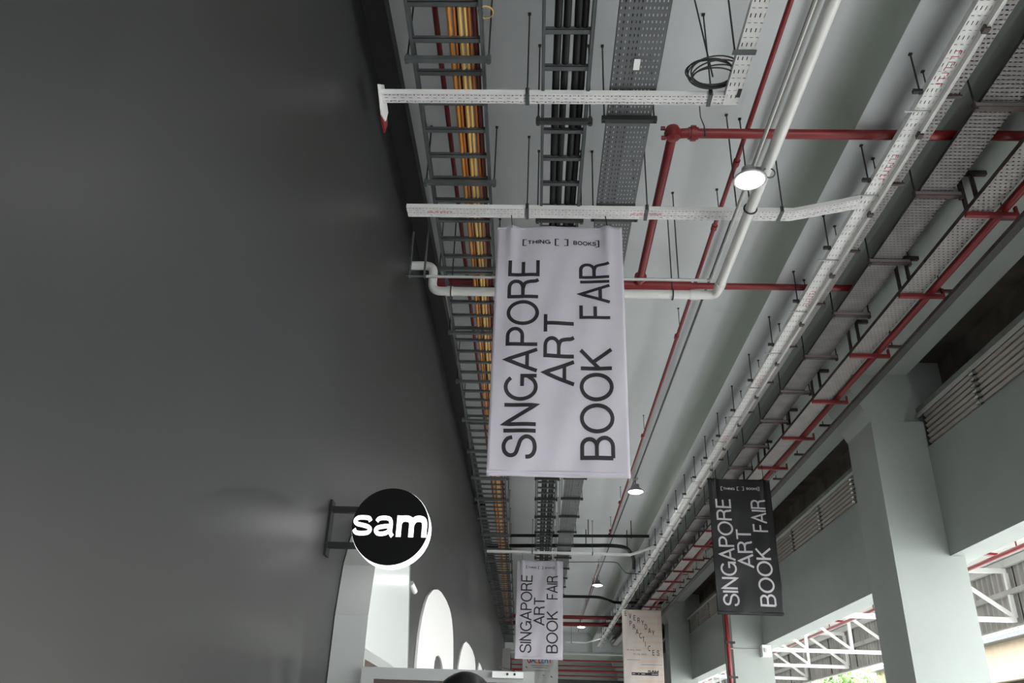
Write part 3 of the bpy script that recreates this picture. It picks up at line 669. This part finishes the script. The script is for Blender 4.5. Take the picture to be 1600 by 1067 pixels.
def big_text(t, at, W, H, ink, seg=.1, mx=.15):
    # three big words read upwards; (word, u across from cap top to baseline, v bottom, v top)
    for wd_, u0, u1, vb, vt in (('SINGAPORE', .108, .338, .936, .155), ('ART', .392, .612, .665, .383), ('BOOK', .662, .890, .936, .522), ('FAIR', .662, .888, .400, .158)):
        gl, Lx = text_line(wd_, gap=.10)
        cap = (u1 - u0)
        for ch, x in gl:
            def fn(px, py, li, x=x):
                k = (px + x) / Lx
                return at(u0 + (1 - py) * cap, vb + (vt - vb) * k, .0035 + li * .0003)
            o = glyph_mesh(ch, fn, .122, maxseg=mx).build('letter', ink, t, fix=False)
    # the small bracketed line
    seq = [('[', .205, .040), ('THING', .248, .178), ('[', .462, .040), (']', .535, .040), ('BOOKS', .612, .178), (']', .782, .040)]
    for wd_, u, w_ in seq:
        if wd_ in '[]':
            z0, z1 = .088, .058; wr = .10
            def fn(px, py, li): return at(u + px / .3 * w_ * .9, z0 + (z1 - z0) * py, .0035)
            glyph_mesh(wd_, fn, wr).build('bracket', ink, t, fix=False)
        else:
            gl, Lx = text_line(wd_, sx=1.25, gap=.22)
            for ch, x in gl:
                def fn(px, py, li, x=x): return at(u + (px + x) / Lx * w_, .081 - .0155 * py, .0035 + li * .0003)
                glyph_mesh(ch, fn, .24, 1.25).build('letter', ink, t, fix=False)
t, at_, W, H = banner('large white banner with black upright lettering, nearest', -.385, .690, 5.97, 4.10, 1.86, M_['cloth'], .016, 1, rope_to=4.22)
big_text(t, at_, W, H, M_['ink'])
t, at_, W, H = banner('far white banner with black upright lettering, beyond the near one', -.449, .617, 19.46, 4.05, 1.90, M_['cloth'], .022, 3, rope_to=4.22)
big_text(t, at_, W, H, M_['ink'])
t, at_, W, H = banner('black banner with white upright lettering, left of the big column', 2.68, 3.655, 12.74, 4.00, 1.94, M_['clothb'], .020, 5)
big_text(t, at_, W, H, M_['inkw'])
for p in (.1, .9): MB().tube([(2.68 + p * .975, 12.74, 4.0), (2.68 + p * .975, 12.74, 4.3 if p < .5 else 4.3)], .004, 5).build('tie', M_['black'], t)
t, at_, W, H = banner('beige printed banner with scattered grey letters, hanging far right of the aisle', 2.585, 3.755, 25.85, 4.0, 1.80, M_['poster'], .016, 8)
for ch, px, py in (('E', 80, 85), ('V', 140, 120), ('E', 205, 150), ('R', 262, 185), ('Y', 320, 215), ('D', 365, 275), ('A', 415, 330), ('Y', 468, 362), ('P', 145, 233), ('R', 192, 285), ('A', 232, 350), ('C', 282, 405), ('T', 325, 460), ('I', 360, 525), ('C', 400, 585), ('E', 462, 645), ('S', 525, 648)):
    u, v = (px - 22) / 575, (py - 30) / 1130
    hw, hh = .085, .063
    def fn(x, y, li): return at_(u + (x - .32) * hw, v + (.5 - y) * hh, .004 + li * .0003)
    glyph_mesh(ch, fn, .15, 1).build('letter', M_['ink'], t, fix=False)
for txt, u0, v0, w_ in (('30 AUG 2024', .09, .525, .36), ('20 JUL 2025', .26, .575, .32)):
    gl, Lx = text_line(txt, gap=.2)
    for ch, x in gl:
        def fn(px, py, li, x=x): return at_(u0 + (px + x) / Lx * w_, v0 - .017 * py, .004 + li * .0003)
        glyph_mesh(ch, fn, .16).build('letter', M_['inkg'], t, fix=False)
def strip(t, at, u0, u1, v0, v1, m, name='printed_line'):
    s = MB(); n = 8
    for i in range(n): a, b = lerp(u0, u1, i / n), lerp(u0, u1, (i + 1) / n); s.quad([at(a, v0, .004), at(a, v1, .004), at(b, v1, .004), at(b, v0, .004)])
    return s.build(name, m, t, fix=False)
strip(t, at_, .09, .42, .637, .642, M_['inkg']); strip(t, at_, .44, .97, .694, .699, M_['inkg'])
strip(t, at_, .20, .86, .795, .830, M_['ink'], 'printed_bar'); strip(t, at_, .22, .60, .809, .815, M_['inkw']); strip(t, at_, .64, .84, .809, .815, M_['inkw'])
for i, ch in enumerate('SAM'):
    def fn(px, py, li): return at_(.61 + i * .085 + px * .095, .795 - .028 * py, .004 + li * .0003)
    glyph_mesh(ch, fn, .26, 1).build('letter', M_['ink'], t, fix=False)
t, at_, W, H = banner('pale banner with colourful lettering, low behind the far white banner', -.46, .87, 33.0, 3.60, 1.4, M_['posterw'], .016, 4)
cols = [(.55, .05, .05), (.05, .18, .45), (.65, .22, .08), (.6, .08, .06), (.12, .3, .6), (.05, .2, .4), (.6, .06, .08)]
gl, Lx = text_line('GALLERY', gap=.16)
for (ch, x), c in zip(gl, cols):
    def fn(px, py, li): return at_(.14 + (px + x) / Lx * .68, .225 - .10 * py, .004 + li * .0003)
    glyph_mesh(ch, fn, .24).build('letter', mat('printed_colour', c, .6), t, fix=False)
for v, a, b in ((.265, .25, .75), (.295, .3, .7), (.345, .32, .68)): strip(t, at_, a, b, v, v + .008, M_['inkg'])
for u, v, c in ((.12, .30, (.5, .15, .1)), (.82, .44, (.1, .15, .35)), (.60, .42, (.3, .3, .3)), (.75, .35, (.45, .45, .4))):
    s = MB(); q = [at_(u + .035 * math.cos(a), v + .014 * math.sin(a) + .01 * math.cos(a), .004) for a in [k * PI / 3 for k in range(6)]]; s.quad(q)
    s.build('printed_shape', mat('printed_colour', c, .6), t, fix=False)

# ------------------------------------------------------------------ round lit sign on the wall
sg = thing('round_sign', 'round black projecting sign with glowing white lettering and rim', 'sign', (-.93, 5.2, 1.02))
cx, cz, rr = -.93, 1.275, .247
s = MB(); s.tube([(cx, 5.205, cz), (cx, 5.325, cz)], rr, 64); s.build('lit_drum', M_['signlit'], sg, smooth=True)
s = MB(); s.tube([(cx, 5.195, cz), (cx, 5.2045, cz)], rr - .002, 64); s.build('black_face', M_['signblack'], sg)
for dz in (.115, -.115):
    MB().box(-1.335, cx - rr * .88, 5.245, 5.285, cz + dz - .018, cz + dz + .018).build('arm', M_['black'], sg)
MB().box(-1.338, -1.325, 5.22, 5.31, cz - .185, cz + .17).build('wall_plate', M_['black'], sg)
def lower(ch):   # heavy wide lower-case letters; x-height 1
    if ch == 's': return 1.22, [crom([(1.06, .70), (.95, .84), (.62, .87), (.30, .84), (.16, .70), (.30, .57), (.62, .51), (.96, .43), (1.08, .30), (.95, .17), (.62, .13), (.28, .16), (.13, .31)])]
    if ch == 'a': return 1.30, [crom([(.18, .70), (.30, .83), (.62, .87), (.92, .82), (1.02, .62), (1.02, .35), (1.04, .16), (1.16, .02)]), crom([(1.0, .50), (.62, .47), (.26, .40), (.16, .27), (.30, .14), (.58, .13), (.84, .20), (1.0, .36)])]
    if ch == 'm': return 1.95, [[(.17, .0), (.17, 1.0)], crom([(.17, .62), (.32, .83), (.62, .86), (.84, .78), (.90, .58)]) + [(.90, 0)], crom([(.92, .62), (1.10, .83), (1.40, .86), (1.60, .78), (1.66, .58)]) + [(1.66, 0)]]
tot = 1.22 + 1.30 + 1.95 + .04; sx0 = cx - rr * .985; sc_ = rr * 1.99 / tot; zb0 = cz - .068; hh = .136; xx = 0
for ch in 'sam':
    wdt, sts = lower(ch); s = MB()
    for li, st in enumerate(sts):
        for q in ribbon(st, .29 if ch == 'm' else .205, .08):
            P = []
            for p in q:
                X_ = sx0 + (xx + p.x) * sc_; Z_ = zb0 + p.y * hh
                dx = X_ - cx; lim = math.sqrt(max(0, (rr - .003) ** 2 - (Z_ - cz) ** 2)); X_ = cx + max(-lim, min(lim, dx))
                P.append((X_, 5.1935 - li * .0003, Z_))
            s.quad(P)
    s.build('lit_letter', M_['signlit'], sg, fix=False); xx += wdt + .03

# ------------------------------------------------------------------ entrance portal on the wall
pw = thing('entrance_surround', 'glossy white arched entrance surround standing out from the dark wall', 'doorway', (-1.2, 6.8, -1.5))
ztop = 1.72
outl = [(5.74, -1.5), (5.72, .38), (5.72, .80), (5.79, 1.14), (5.92, 1.36), (6.15, 1.55), (6.5, 1.68), (6.85, ztop), (7.15, 1.68), (7.35, 1.56), (7.46, 1.35), (7.60, 1.05), (7.78, .65), (7.82, .3), (7.84, -1.5)]
# face with a door hole: upper part as polygon above the lintel, then jambs
up = [(5.72, .60), (5.72, .80)] + outl[3:13] + [(7.79, .60)]
s = MB(); s.prism(up, 'x', -1.33, -1.12); s.build('arched_panel', M_['gloss'], pw)
s = MB(); s.box(-1.33, -1.118, 5.735, 7.80, .535, .60); s.build('lintel', M_['frame'], pw)
s = MB(); s.box(-1.33, -1.12, 5.725, 5.80, -1.5, .60); s.box(-1.33, -1.12, 7.74, 7.82, -1.5, .60); s.build('jamb', M_['frame'], pw)
# slim outer reveal band following the arch (its near side is what the camera sees)
s = MB(); rv = [(5.735, -1.5)] + outl[1:-1] + [(7.83, -1.5)]
for i in range(len(rv) - 1):
    a, b = rv[i], rv[i + 1]; d = Vector((b[0] - a[0], b[1] - a[1])).normalized(); nx = Vector((-d.y, d.x)) * .006
    s.quad([(-1.335, a[0] + nx.x, a[1] + nx.y), (-1.112, a[0] + nx.x, a[1] + nx.y), (-1.112, b[0] + nx.x, b[1] + nx.y), (-1.335, b[0] + nx.x, b[1] + nx.y)])
s.build('reveal_band', M_['frame'], pw, fix=False)
MB().box(-1.332, -1.30, 5.80, 7.74, -1.5, .535).build('door_panel', M_['wood'], pw)
for yy in (6.4, 7.0): MB().box(-1.30, -1.285, yy, yy + .04, -1.5, .535).build('door_stile', M_['dark'], pw)
# open door leaf standing square to the wall
dl = thing('glass_door', 'open grey framed glass door standing square to the dark wall', 'door', (-.55, 5.66, -1.5))
MB().box(-1.10, .0, 5.62, 5.665, .405, .475).build('top_rail', M_['frame'], dl)
MB().box(-1.10, -1.02, 5.62, 5.665, -1.5, .405).build('stile', M_['frame'], dl); MB().box(-.10, .0, 5.62, 5.665, -1.5, .405).build('stile', M_['frame'], dl)
MB().box(-1.02, -.10, 5.62, 5.665, -1.5, -1.3).build('bottom_rail', M_['frame'], dl)
MB().box(-1.02, -.10, 5.637, 5.647, -1.3, .405).build('pane', M_['glass'], dl)
s = MB(); s.box(-.265, -.07, 5.57, 5.62, .43, .467); s.build('door_closer', M_['white'], dl)
for x in (-.17, -.125): MB().tube([(x, 5.57, .452), (x, 5.562, .452)], .008, 10).build('closer_screw', M_['dark'], dl)
MB().obox((-.12, 5.59, .47), (-.22, 5.63, .50), .02, .008).build('closer_arm', M_['galv'], dl)

# white arch graphics on the wall
def board(lab, outer, hole=None):
    if hole is None:
        s = MB(); s.prism(outer, 'x', -1.338, -1.31)
        return tag(s.build('wall_graphic', M_['board']), lab, 'wall graphic', 'white rounded shapes on the dark wall')
    # outer arch with inner arch: strip between matching point lists
    n = len(outer); s = MB(); k = 0
    def samp(P, t):
        L = [0]
        for i in range(1, len(P)): L.append(L[-1] + math.dist(P[i], P[i - 1]))
        d = t * L[-1]
        for i in range(1, len(P)):
            if d <= L[i] + 1e-9:
                f = (d - L[i - 1]) / max(1e-9, L[i] - L[i - 1]); return (lerp(P[i - 1][0], P[i][0], f), lerp(P[i - 1][1], P[i][1], f))
        return P[-1]
    N = 40; o = [samp(outer, i / N) for i in range(N + 1)]; h = [samp(hole, i / N) for i in range(N + 1)]
    for x in (-1.338, -1.31):
        for P in (o, h): s.v += [(x, p[0], p[1]) for p in P]
    M1 = N + 1
    for i in range(N):
        s.face((i, i + 1, M1 + i + 1, M1 + i)); s.face((2 * M1 + i, 2 * M1 + i + 1, 3 * M1 + i + 1, 3 * M1 + i))
        s.face((i, i + 1, 2 * M1 + i + 1, 2 * M1 + i)); s.face((M1 + i, M1 + i + 1, 3 * M1 + i + 1, 3 * M1 + i))
    for i in (0, N): s.face((i, M1 + i, 3 * M1 + i, 2 * M1 + i))
    return tag(s.build('wall_graphic', M_['board']), lab, 'wall graphic', 'white rounded shapes on the dark wall')
board('large white arch shape with a small dark arch opening, on the dark wall',
      [(9.84, -1.3), (9.82, .3), (9.80, .8), (9.80, 1.05), (9.87, 1.28), (10.09, 1.53), (10.39, 1.71), (10.86, 1.86), (11.3, 1.94), (11.78, 1.99), (12.51, 2.0), (13.19, 1.96), (13.62, 1.85), (13.94, 1.67), (14.15, 1.4), (14.26, 1.1), (14.27, .3), (14.28, -1.3)],
      [(11.45, -1.3), (11.46, .5), (11.48, .94), (11.52, 1.05), (11.66, 1.14), (11.93, 1.18), (12.2, 1.18), (12.5, 1.13), (12.68, 1.05), (12.74, .95), (12.76, .5), (12.78, -1.3)])
board('second white rounded shape on the dark wall, right of the large arch',
      [(15.05, -1.3), (15.06, .9), (15.15, 1.25), (15.35, 1.45), (15.65, 1.65), (16.06, 1.80), (16.6, 1.90), (17.41, 1.94), (18.47, 1.94), (19.25, 1.87), (19.6, 1.75), (19.72, 1.5), (19.75, .8), (19.76, -1.3)])
board('narrow white wall shape with a slanting top, right of the second rounded shape', [(20.72, -1.3), (20.72, 1.8), (20.85, 1.93), (21.5, 1.93), (22.2, 1.89), (22.25, 1.75), (22.26, -1.3)])
board('smallest white wall shape, last before the white banners', [(22.9, -1.3), (22.92, 1.85), (23.3, 1.99), (24.1, 2.0), (24.15, 1.7), (24.16, -1.3)])

# small devices on the wall
cc = thing('security_camera', 'small dark camera under the black channel at the wall top', 'camera', (-1.3, 17.35, 4.8))
MB().box(-1.34, -1.20, 17.2, 17.3, 4.74, 4.80).build('bracket', M_['dark'], cc); MB().box(-1.24, -1.10, 17.1, 17.5, 4.64, 4.74).build('housing', M_['dark'], cc); MB().tube([(-1.17, 17.1, 4.69), (-1.17, 17.05, 4.69)], .03, 10).build('lens', M_['black'], cc)
wlight = thing('wall_spotlight', 'small white spotlight on the wall above the entrance surround', 'lamp', (-1.25, 8.1, 1.35))
MB().box(-1.338, -1.2, 8.13, 8.17, 1.40, 1.43).build('arm', M_['white'], wlight); MB().tube([(-1.2, 8.1, 1.44), (-1.17, 8.2, 1.38)], .03, 12).build('head', M_['white'], wlight)
hd = thing('door_hinge_box', 'pale pipe bracket at the far end of the dark wall', 'bracket', (-1.2, 36, 3.2))
MB().box(-1.33, -1.0, 35.9, 36.1, 3.0, 3.9).build('plate', M_['conduit'], hd); MB().tube([(-1.1, 36, 3.9), (-1.1, 36, 2.4)], .08, 8).build('pipe_length', M_['conduit'], hd)

# ------------------------------------------------------------------ canopy outside
CX0, CX1, ZB, ZT = 5.65, 9.0, 2.50, 3.40
canopy = thing('canopy', 'white roofed loading canopy with grey corrugated edge outside the columns', 'canopy', (7.2, 16, -1.5))
MB().box(5.62, 9.2, 1, 50, 3.66, 3.72).build('roof_sheet', M_['white'], canopy)
s = MB(); n = 0; y = 2.0; P = []
while y < 50: P += [(y, 0), (y + .06, 0), (y + .10, .05), (y + .16, .05)]; y += .20
for i in range(len(P) - 1):
    a, b = P[i], P[i + 1]; s.quad([(9.05 + a[1], a[0], 2.42), (9.05 + b[1], b[0], 2.42), (9.05 + b[1], b[0], 3.66), (9.05 + a[1], a[0], 3.66)])
s.build('corrugated_sheet', M_['clad'], canopy, fix=False)
for z, h in ((3.50, .14), (3.0, .09), (2.42, .03)): MB().box(8.96, 9.04, 2, 50, z, z + h).build('girt', M_['clad'] if h != .14 else M_['flash'], canopy)
y = 3.0
while y < 50:
    MB().box(9.034, 9.048, y - .012, y + .012, 2.5, 3.66).build('seam', M_['dark'], canopy); y += 2.2
lbl = {16.4: 'white roof truss seen right of the big column', 22.0: 'large white roof truss between the second column and the big column', 25.6: 'middle white roof truss between the second column and the big column', 29.6: 'smallest white roof truss beside the second column', 38: 'far white roof truss left of the second column'}
for y in (16.4, 22.0, 25.6, 29.6, 34.0, 38.0):
    t = thing('roof_truss', lbl.get(y, 'white roof truss hidden mostly behind the second column'), 'truss', (7, y, ZB))
    a = .085
    MB().box(CX0, CX1, y - .04, y + .04, ZT, ZT + a).build('top_chord', M_['white'], t)
    MB().box(CX0, CX1, y - .04, y + .04, ZB, ZB + a).build('bottom_chord', M_['white'], t)
    N = 3; dx = (CX1 - CX0) / N
    for i in range(N + 1):
        x = CX0 + i * dx; MB().box(x - .035, x + .035, y - .035, y + .035, ZB + a, ZT).build('post', M_['white'], t)
        if i < N: MB().obox((x, y, ZT), (x + dx, y, ZB + a), .06, .06, (0, 1, 0)).build('diagonal', M_['white'], t)
ep = pipe('fire_pipe', 'red pipe running under the canopy roof outside', [(7.4, 3, 3.08), (7.4, 46, 3.08)], .035, M_['red'])
for y in range(4, 40, 3): MB().tube([(7.4, y, 3.08), (7.4, y, 3.66)], .012, 6).build('hanger', M_['redb'], ep)
for y in (13.9, 21.5): MB().obox((7.2, y, 3.2), (7.6, y + .1, 3.2), .1, .04).build('bracket', M_['red'], ep)
struct(MB().box(5.37, 5.419, 1, 50, 3.2, 3.69).build('trim_7', M_['white']))

# building across the yard and trees
bd = thing('building', 'tan rendered building across the yard, seen right of the big column', 'building', (20, 32, -1.5))
MB().box(16, 26, 24, 42, 2.75, 3.95).build('upper_wall', M_['tan'], bd); MB().box(16.4, 26, 24, 42, -1.5, 2.2).build('lower_wall', M_['tan'], bd)
MB().box(16.0, 26, 24, 42, 2.2, 2.45).build('sill_band', M_['conduit'], bd); MB().box(16.3, 25.9, 24.1, 41.9, 2.45, 2.75).build('window_band', M_['dark'], bd)
MB().box(15.6, 26, 23.5, 42.3, 3.95, 4.1).build('roof', M_['galv'], bd)
def leaves(cx, cy, cz, R, n, seed):
    rnd = random.Random(seed); s = MB()
    for i in range(n):
        a, b = rnd.uniform(0, 2 * PI), math.acos(rnd.uniform(-.6, 1)); r = R * rnd.uniform(.55, 1.05) * (1 + .2 * math.sin(3 * a + seed))
        p = Vector((cx + r * math.sin(b) * math.cos(a), cy + r * math.sin(b) * math.sin(a), cz + r * math.cos(b) * .75))
        u = Vector((rnd.uniform(-1, 1), rnd.uniform(-1, 1), rnd.uniform(-1, 1))).normalized(); v = u.orthogonal().normalized(); L = rnd.uniform(.10, .22)
        s.quad([p - u * L, p + v * L * .45, p + u * L, p - v * L * .45])
    return s
for x, y, zc, R, lb, sd in ((12.2, 36, 1.9, 2.1, 'leafy green tree below the canopy edge, left of the big column', 1), (15.6, 48, 2.4, 2.4, 'taller leafy tree behind, below the canopy edge', 2), (12.4, 56, 1.6, 2.4, 'distant leafy tree beside the second column', 3)):
    t = thing('tree', lb, 'tree', (x, y, -1.5)); MB().tube([(x, y, -1.5), (x + .1, y, 0), (x, y + .1, zc)], [.16, .12, .06], 10).build('trunk', M_['bark'], t, smooth=True)
    for k in range(4): MB().tube([(x, y, zc - 1), (x + math.cos(k * 1.6) * R * .6, y + math.sin(k * 1.6) * R * .6, zc + .3)], [.06, .02], 6).build('branch', M_['bark'], t)
    leaves(x, y, zc, R, 2600, sd).build('foliage', M_['leaf'], t, fix=False)['kind'] = 'stuff'

# ------------------------------------------------------------------ the person, back of the head in view
def skin_chain(verts, edges, radii, name, m, parent, sub=2, root=0):
    me = bpy.data.meshes.new(name); off = Vector((0, 0, CAM_H)) - wloc(parent)
    me.from_pydata([tuple(Vector(v) + off) for v in verts], edges, []); me.materials.append(m)
    o = bpy.data.objects.new(name, me); col.objects.link(o); o.parent = parent
    o.modifiers.new('skin', 'SKIN'); 
    if not me.skin_vertices: me.attributes  # layer is created with the modifier below
    bm = bmesh.new(); bm.from_mesh(me); L = bm.verts.layers.skin.verify(); bm.verts.ensure_lookup_table()
    for i, v in enumerate(bm.verts):
        r = radii[i]; v[L].radius = r if isinstance(r, tuple) else (r, r); v[L].use_root = (i == root)
    bm.to_mesh(me); bm.free()
    s = o.modifiers.new('sub', 'SUBSURF'); s.levels = sub; s.render_levels = sub
    for p in me.polygons: p.use_smooth = True
    return o
px_, py_ = -.155, 2.0; HT = .165
H_ = HT + 1.5       # standing height 1.665
pr = thing('person', 'person with short black hair seen from behind at the bottom edge', 'person', (px_, py_, -1.5))
def P3(x, y, z): return (px_ + x, py_ + y, z - 1.5)
V = [P3(0, 0, .92), P3(0, .0, 1.06), P3(0, 0, 1.22), P3(0, .0, 1.36), P3(0, 0, 1.43), P3(0, .02, 1.50)]
Rr = [(.145, .10), (.125, .09), (.15, .10), (.13, .085), (.055, .055), (.055, .055)]
E_ = [(0, 1), (1, 2), (2, 3), (3, 4), (4, 5)]
for sx in (-1, 1):
    b = len(V)
    V += [P3(sx * .17, 0, 1.36), P3(sx * .21, 0, 1.10), P3(sx * .22, .05, .86), P3(sx * .22, .07, .79)]; Rr += [(.055, .055), (.042, .042), (.028, .028), (.03, .018)]
    E_ += [(3, b), (b, b + 1), (b + 1, b + 2), (b + 2, b + 3)]
    b = len(V)
    V += [P3(sx * .09, 0, .84), P3(sx * .10, .01, .47), P3(sx * .10, 0, .09), P3(sx * .11, .14, .035)]; Rr += [(.085, .09), (.058, .06), (.04, .042), (.042, .03)]
    E_ += [(0, b), (b, b + 1), (b + 1, b + 2), (b + 2, b + 3)]
skin_chain(V, E_, Rr, 'body', M_['shirt'], pr)
# head: shaped ellipsoid with a face on the far side, ears, nose
hs = MB(); cz_ = HT - .118
rows, segs = 18, 28
for j in range(rows + 1):
    th = PI * j / rows
    for i in range(segs):
        ph = 2 * PI * i / segs; x = .077 * math.sin(th) * math.cos(ph); yv = .096 * math.sin(th) * math.sin(ph); z = .112 * math.cos(th)
        if z < -.02: x *= 1 - .28 * (-z - .02) / .09; yv *= 1 - .12 * (-z - .02) / .09
        if yv > .07 and abs(x) < .015 and -.03 < z < .015: yv += .02
        hs.v.append((px_ + x, py_ + .01 + yv, cz_ + z))
for j in range(rows):
    for i in range(segs): hs.face((j * segs + i, j * segs + (i + 1) % segs, (j + 1) * segs + (i + 1) % segs, (j + 1) * segs + i))
hs.build('head', M_['skin'], pr, smooth=True)
for sx in (-1, 1):
    MB().tube([(px_ + sx * .076, py_ + .0, cz_ + .02), (px_ + sx * .092, py_ - .008, cz_ + .01), (px_ + sx * .086, py_ - .002, cz_ - .02), (px_ + sx * .076, py_ + .006, cz_ - .035)], [.008, .012, .010, .005], 8).build('ear', M_['skin'], pr, smooth=True)
    MB().tube([(px_ + sx * .03, py_ + .092, cz_ + .005), (px_ + sx * .03, py_ + .101, cz_ + .005)], .011, 10).build('eye', M_['black'], pr)
    for f in range(5):
        hx = px_ + sx * (.205 + .011 * (f if f < 4 else 4)); ln = (.07, .08, .075, .06, .05)[f]
        if f == 4: MB().tube([(px_ + sx * .20, py_ + .085, -.70), (px_ + sx * .185, py_ + .11, -.74), (px_ + sx * .185, py_ + .12, -.77)], [.010, .009, .007], 6).build('finger', M_['skin'], pr, smooth=True)
        else: MB().tube([(px_ + sx * .22, py_ + .045 + f * .017, -.72), (px_ + sx * .222, py_ + .045 + f * .018, -.72 - ln * .6), (px_ + sx * .212, py_ + .05 + f * .018, -.72 - ln)], [.010, .009, .007], 6).build('finger', M_['skin'], pr, smooth=True)
MB().tube([(px_ - .022, py_ + .096, cz_ - .055), (px_ + .022, py_ + .096, cz_ - .055)], .006, 8).build('mouth', M_['redb'], pr)
hr = MB(); rnd = random.Random(3)
for j in range(13):
    th = PI * .60 * j / 12
    for i in range(36):
        ph = 2 * PI * i / 36; back = math.sin(ph) < .2; k = 1 if back else .72
        t2 = th * k; x = .086 * math.sin(t2) * math.cos(ph); yv = .106 * math.sin(t2) * math.sin(ph); z = .119 * math.cos(t2)
        q = 1 + .012 * math.sin(ph * 9 + j) * (j > 1)
        hr.v.append((px_ + x * q, py_ + .008 + yv * q, cz_ + z))
for j in range(12):
    for i in range(36): hr.face((j * 36 + i, j * 36 + (i + 1) % 36, (j + 1) * 36 + (i + 1) % 36, (j + 1) * 36 + i))
o = hr.build('hair', M_['hair'], pr, smooth=True); o.modifiers.new('t', 'SOLIDIFY').thickness = .008
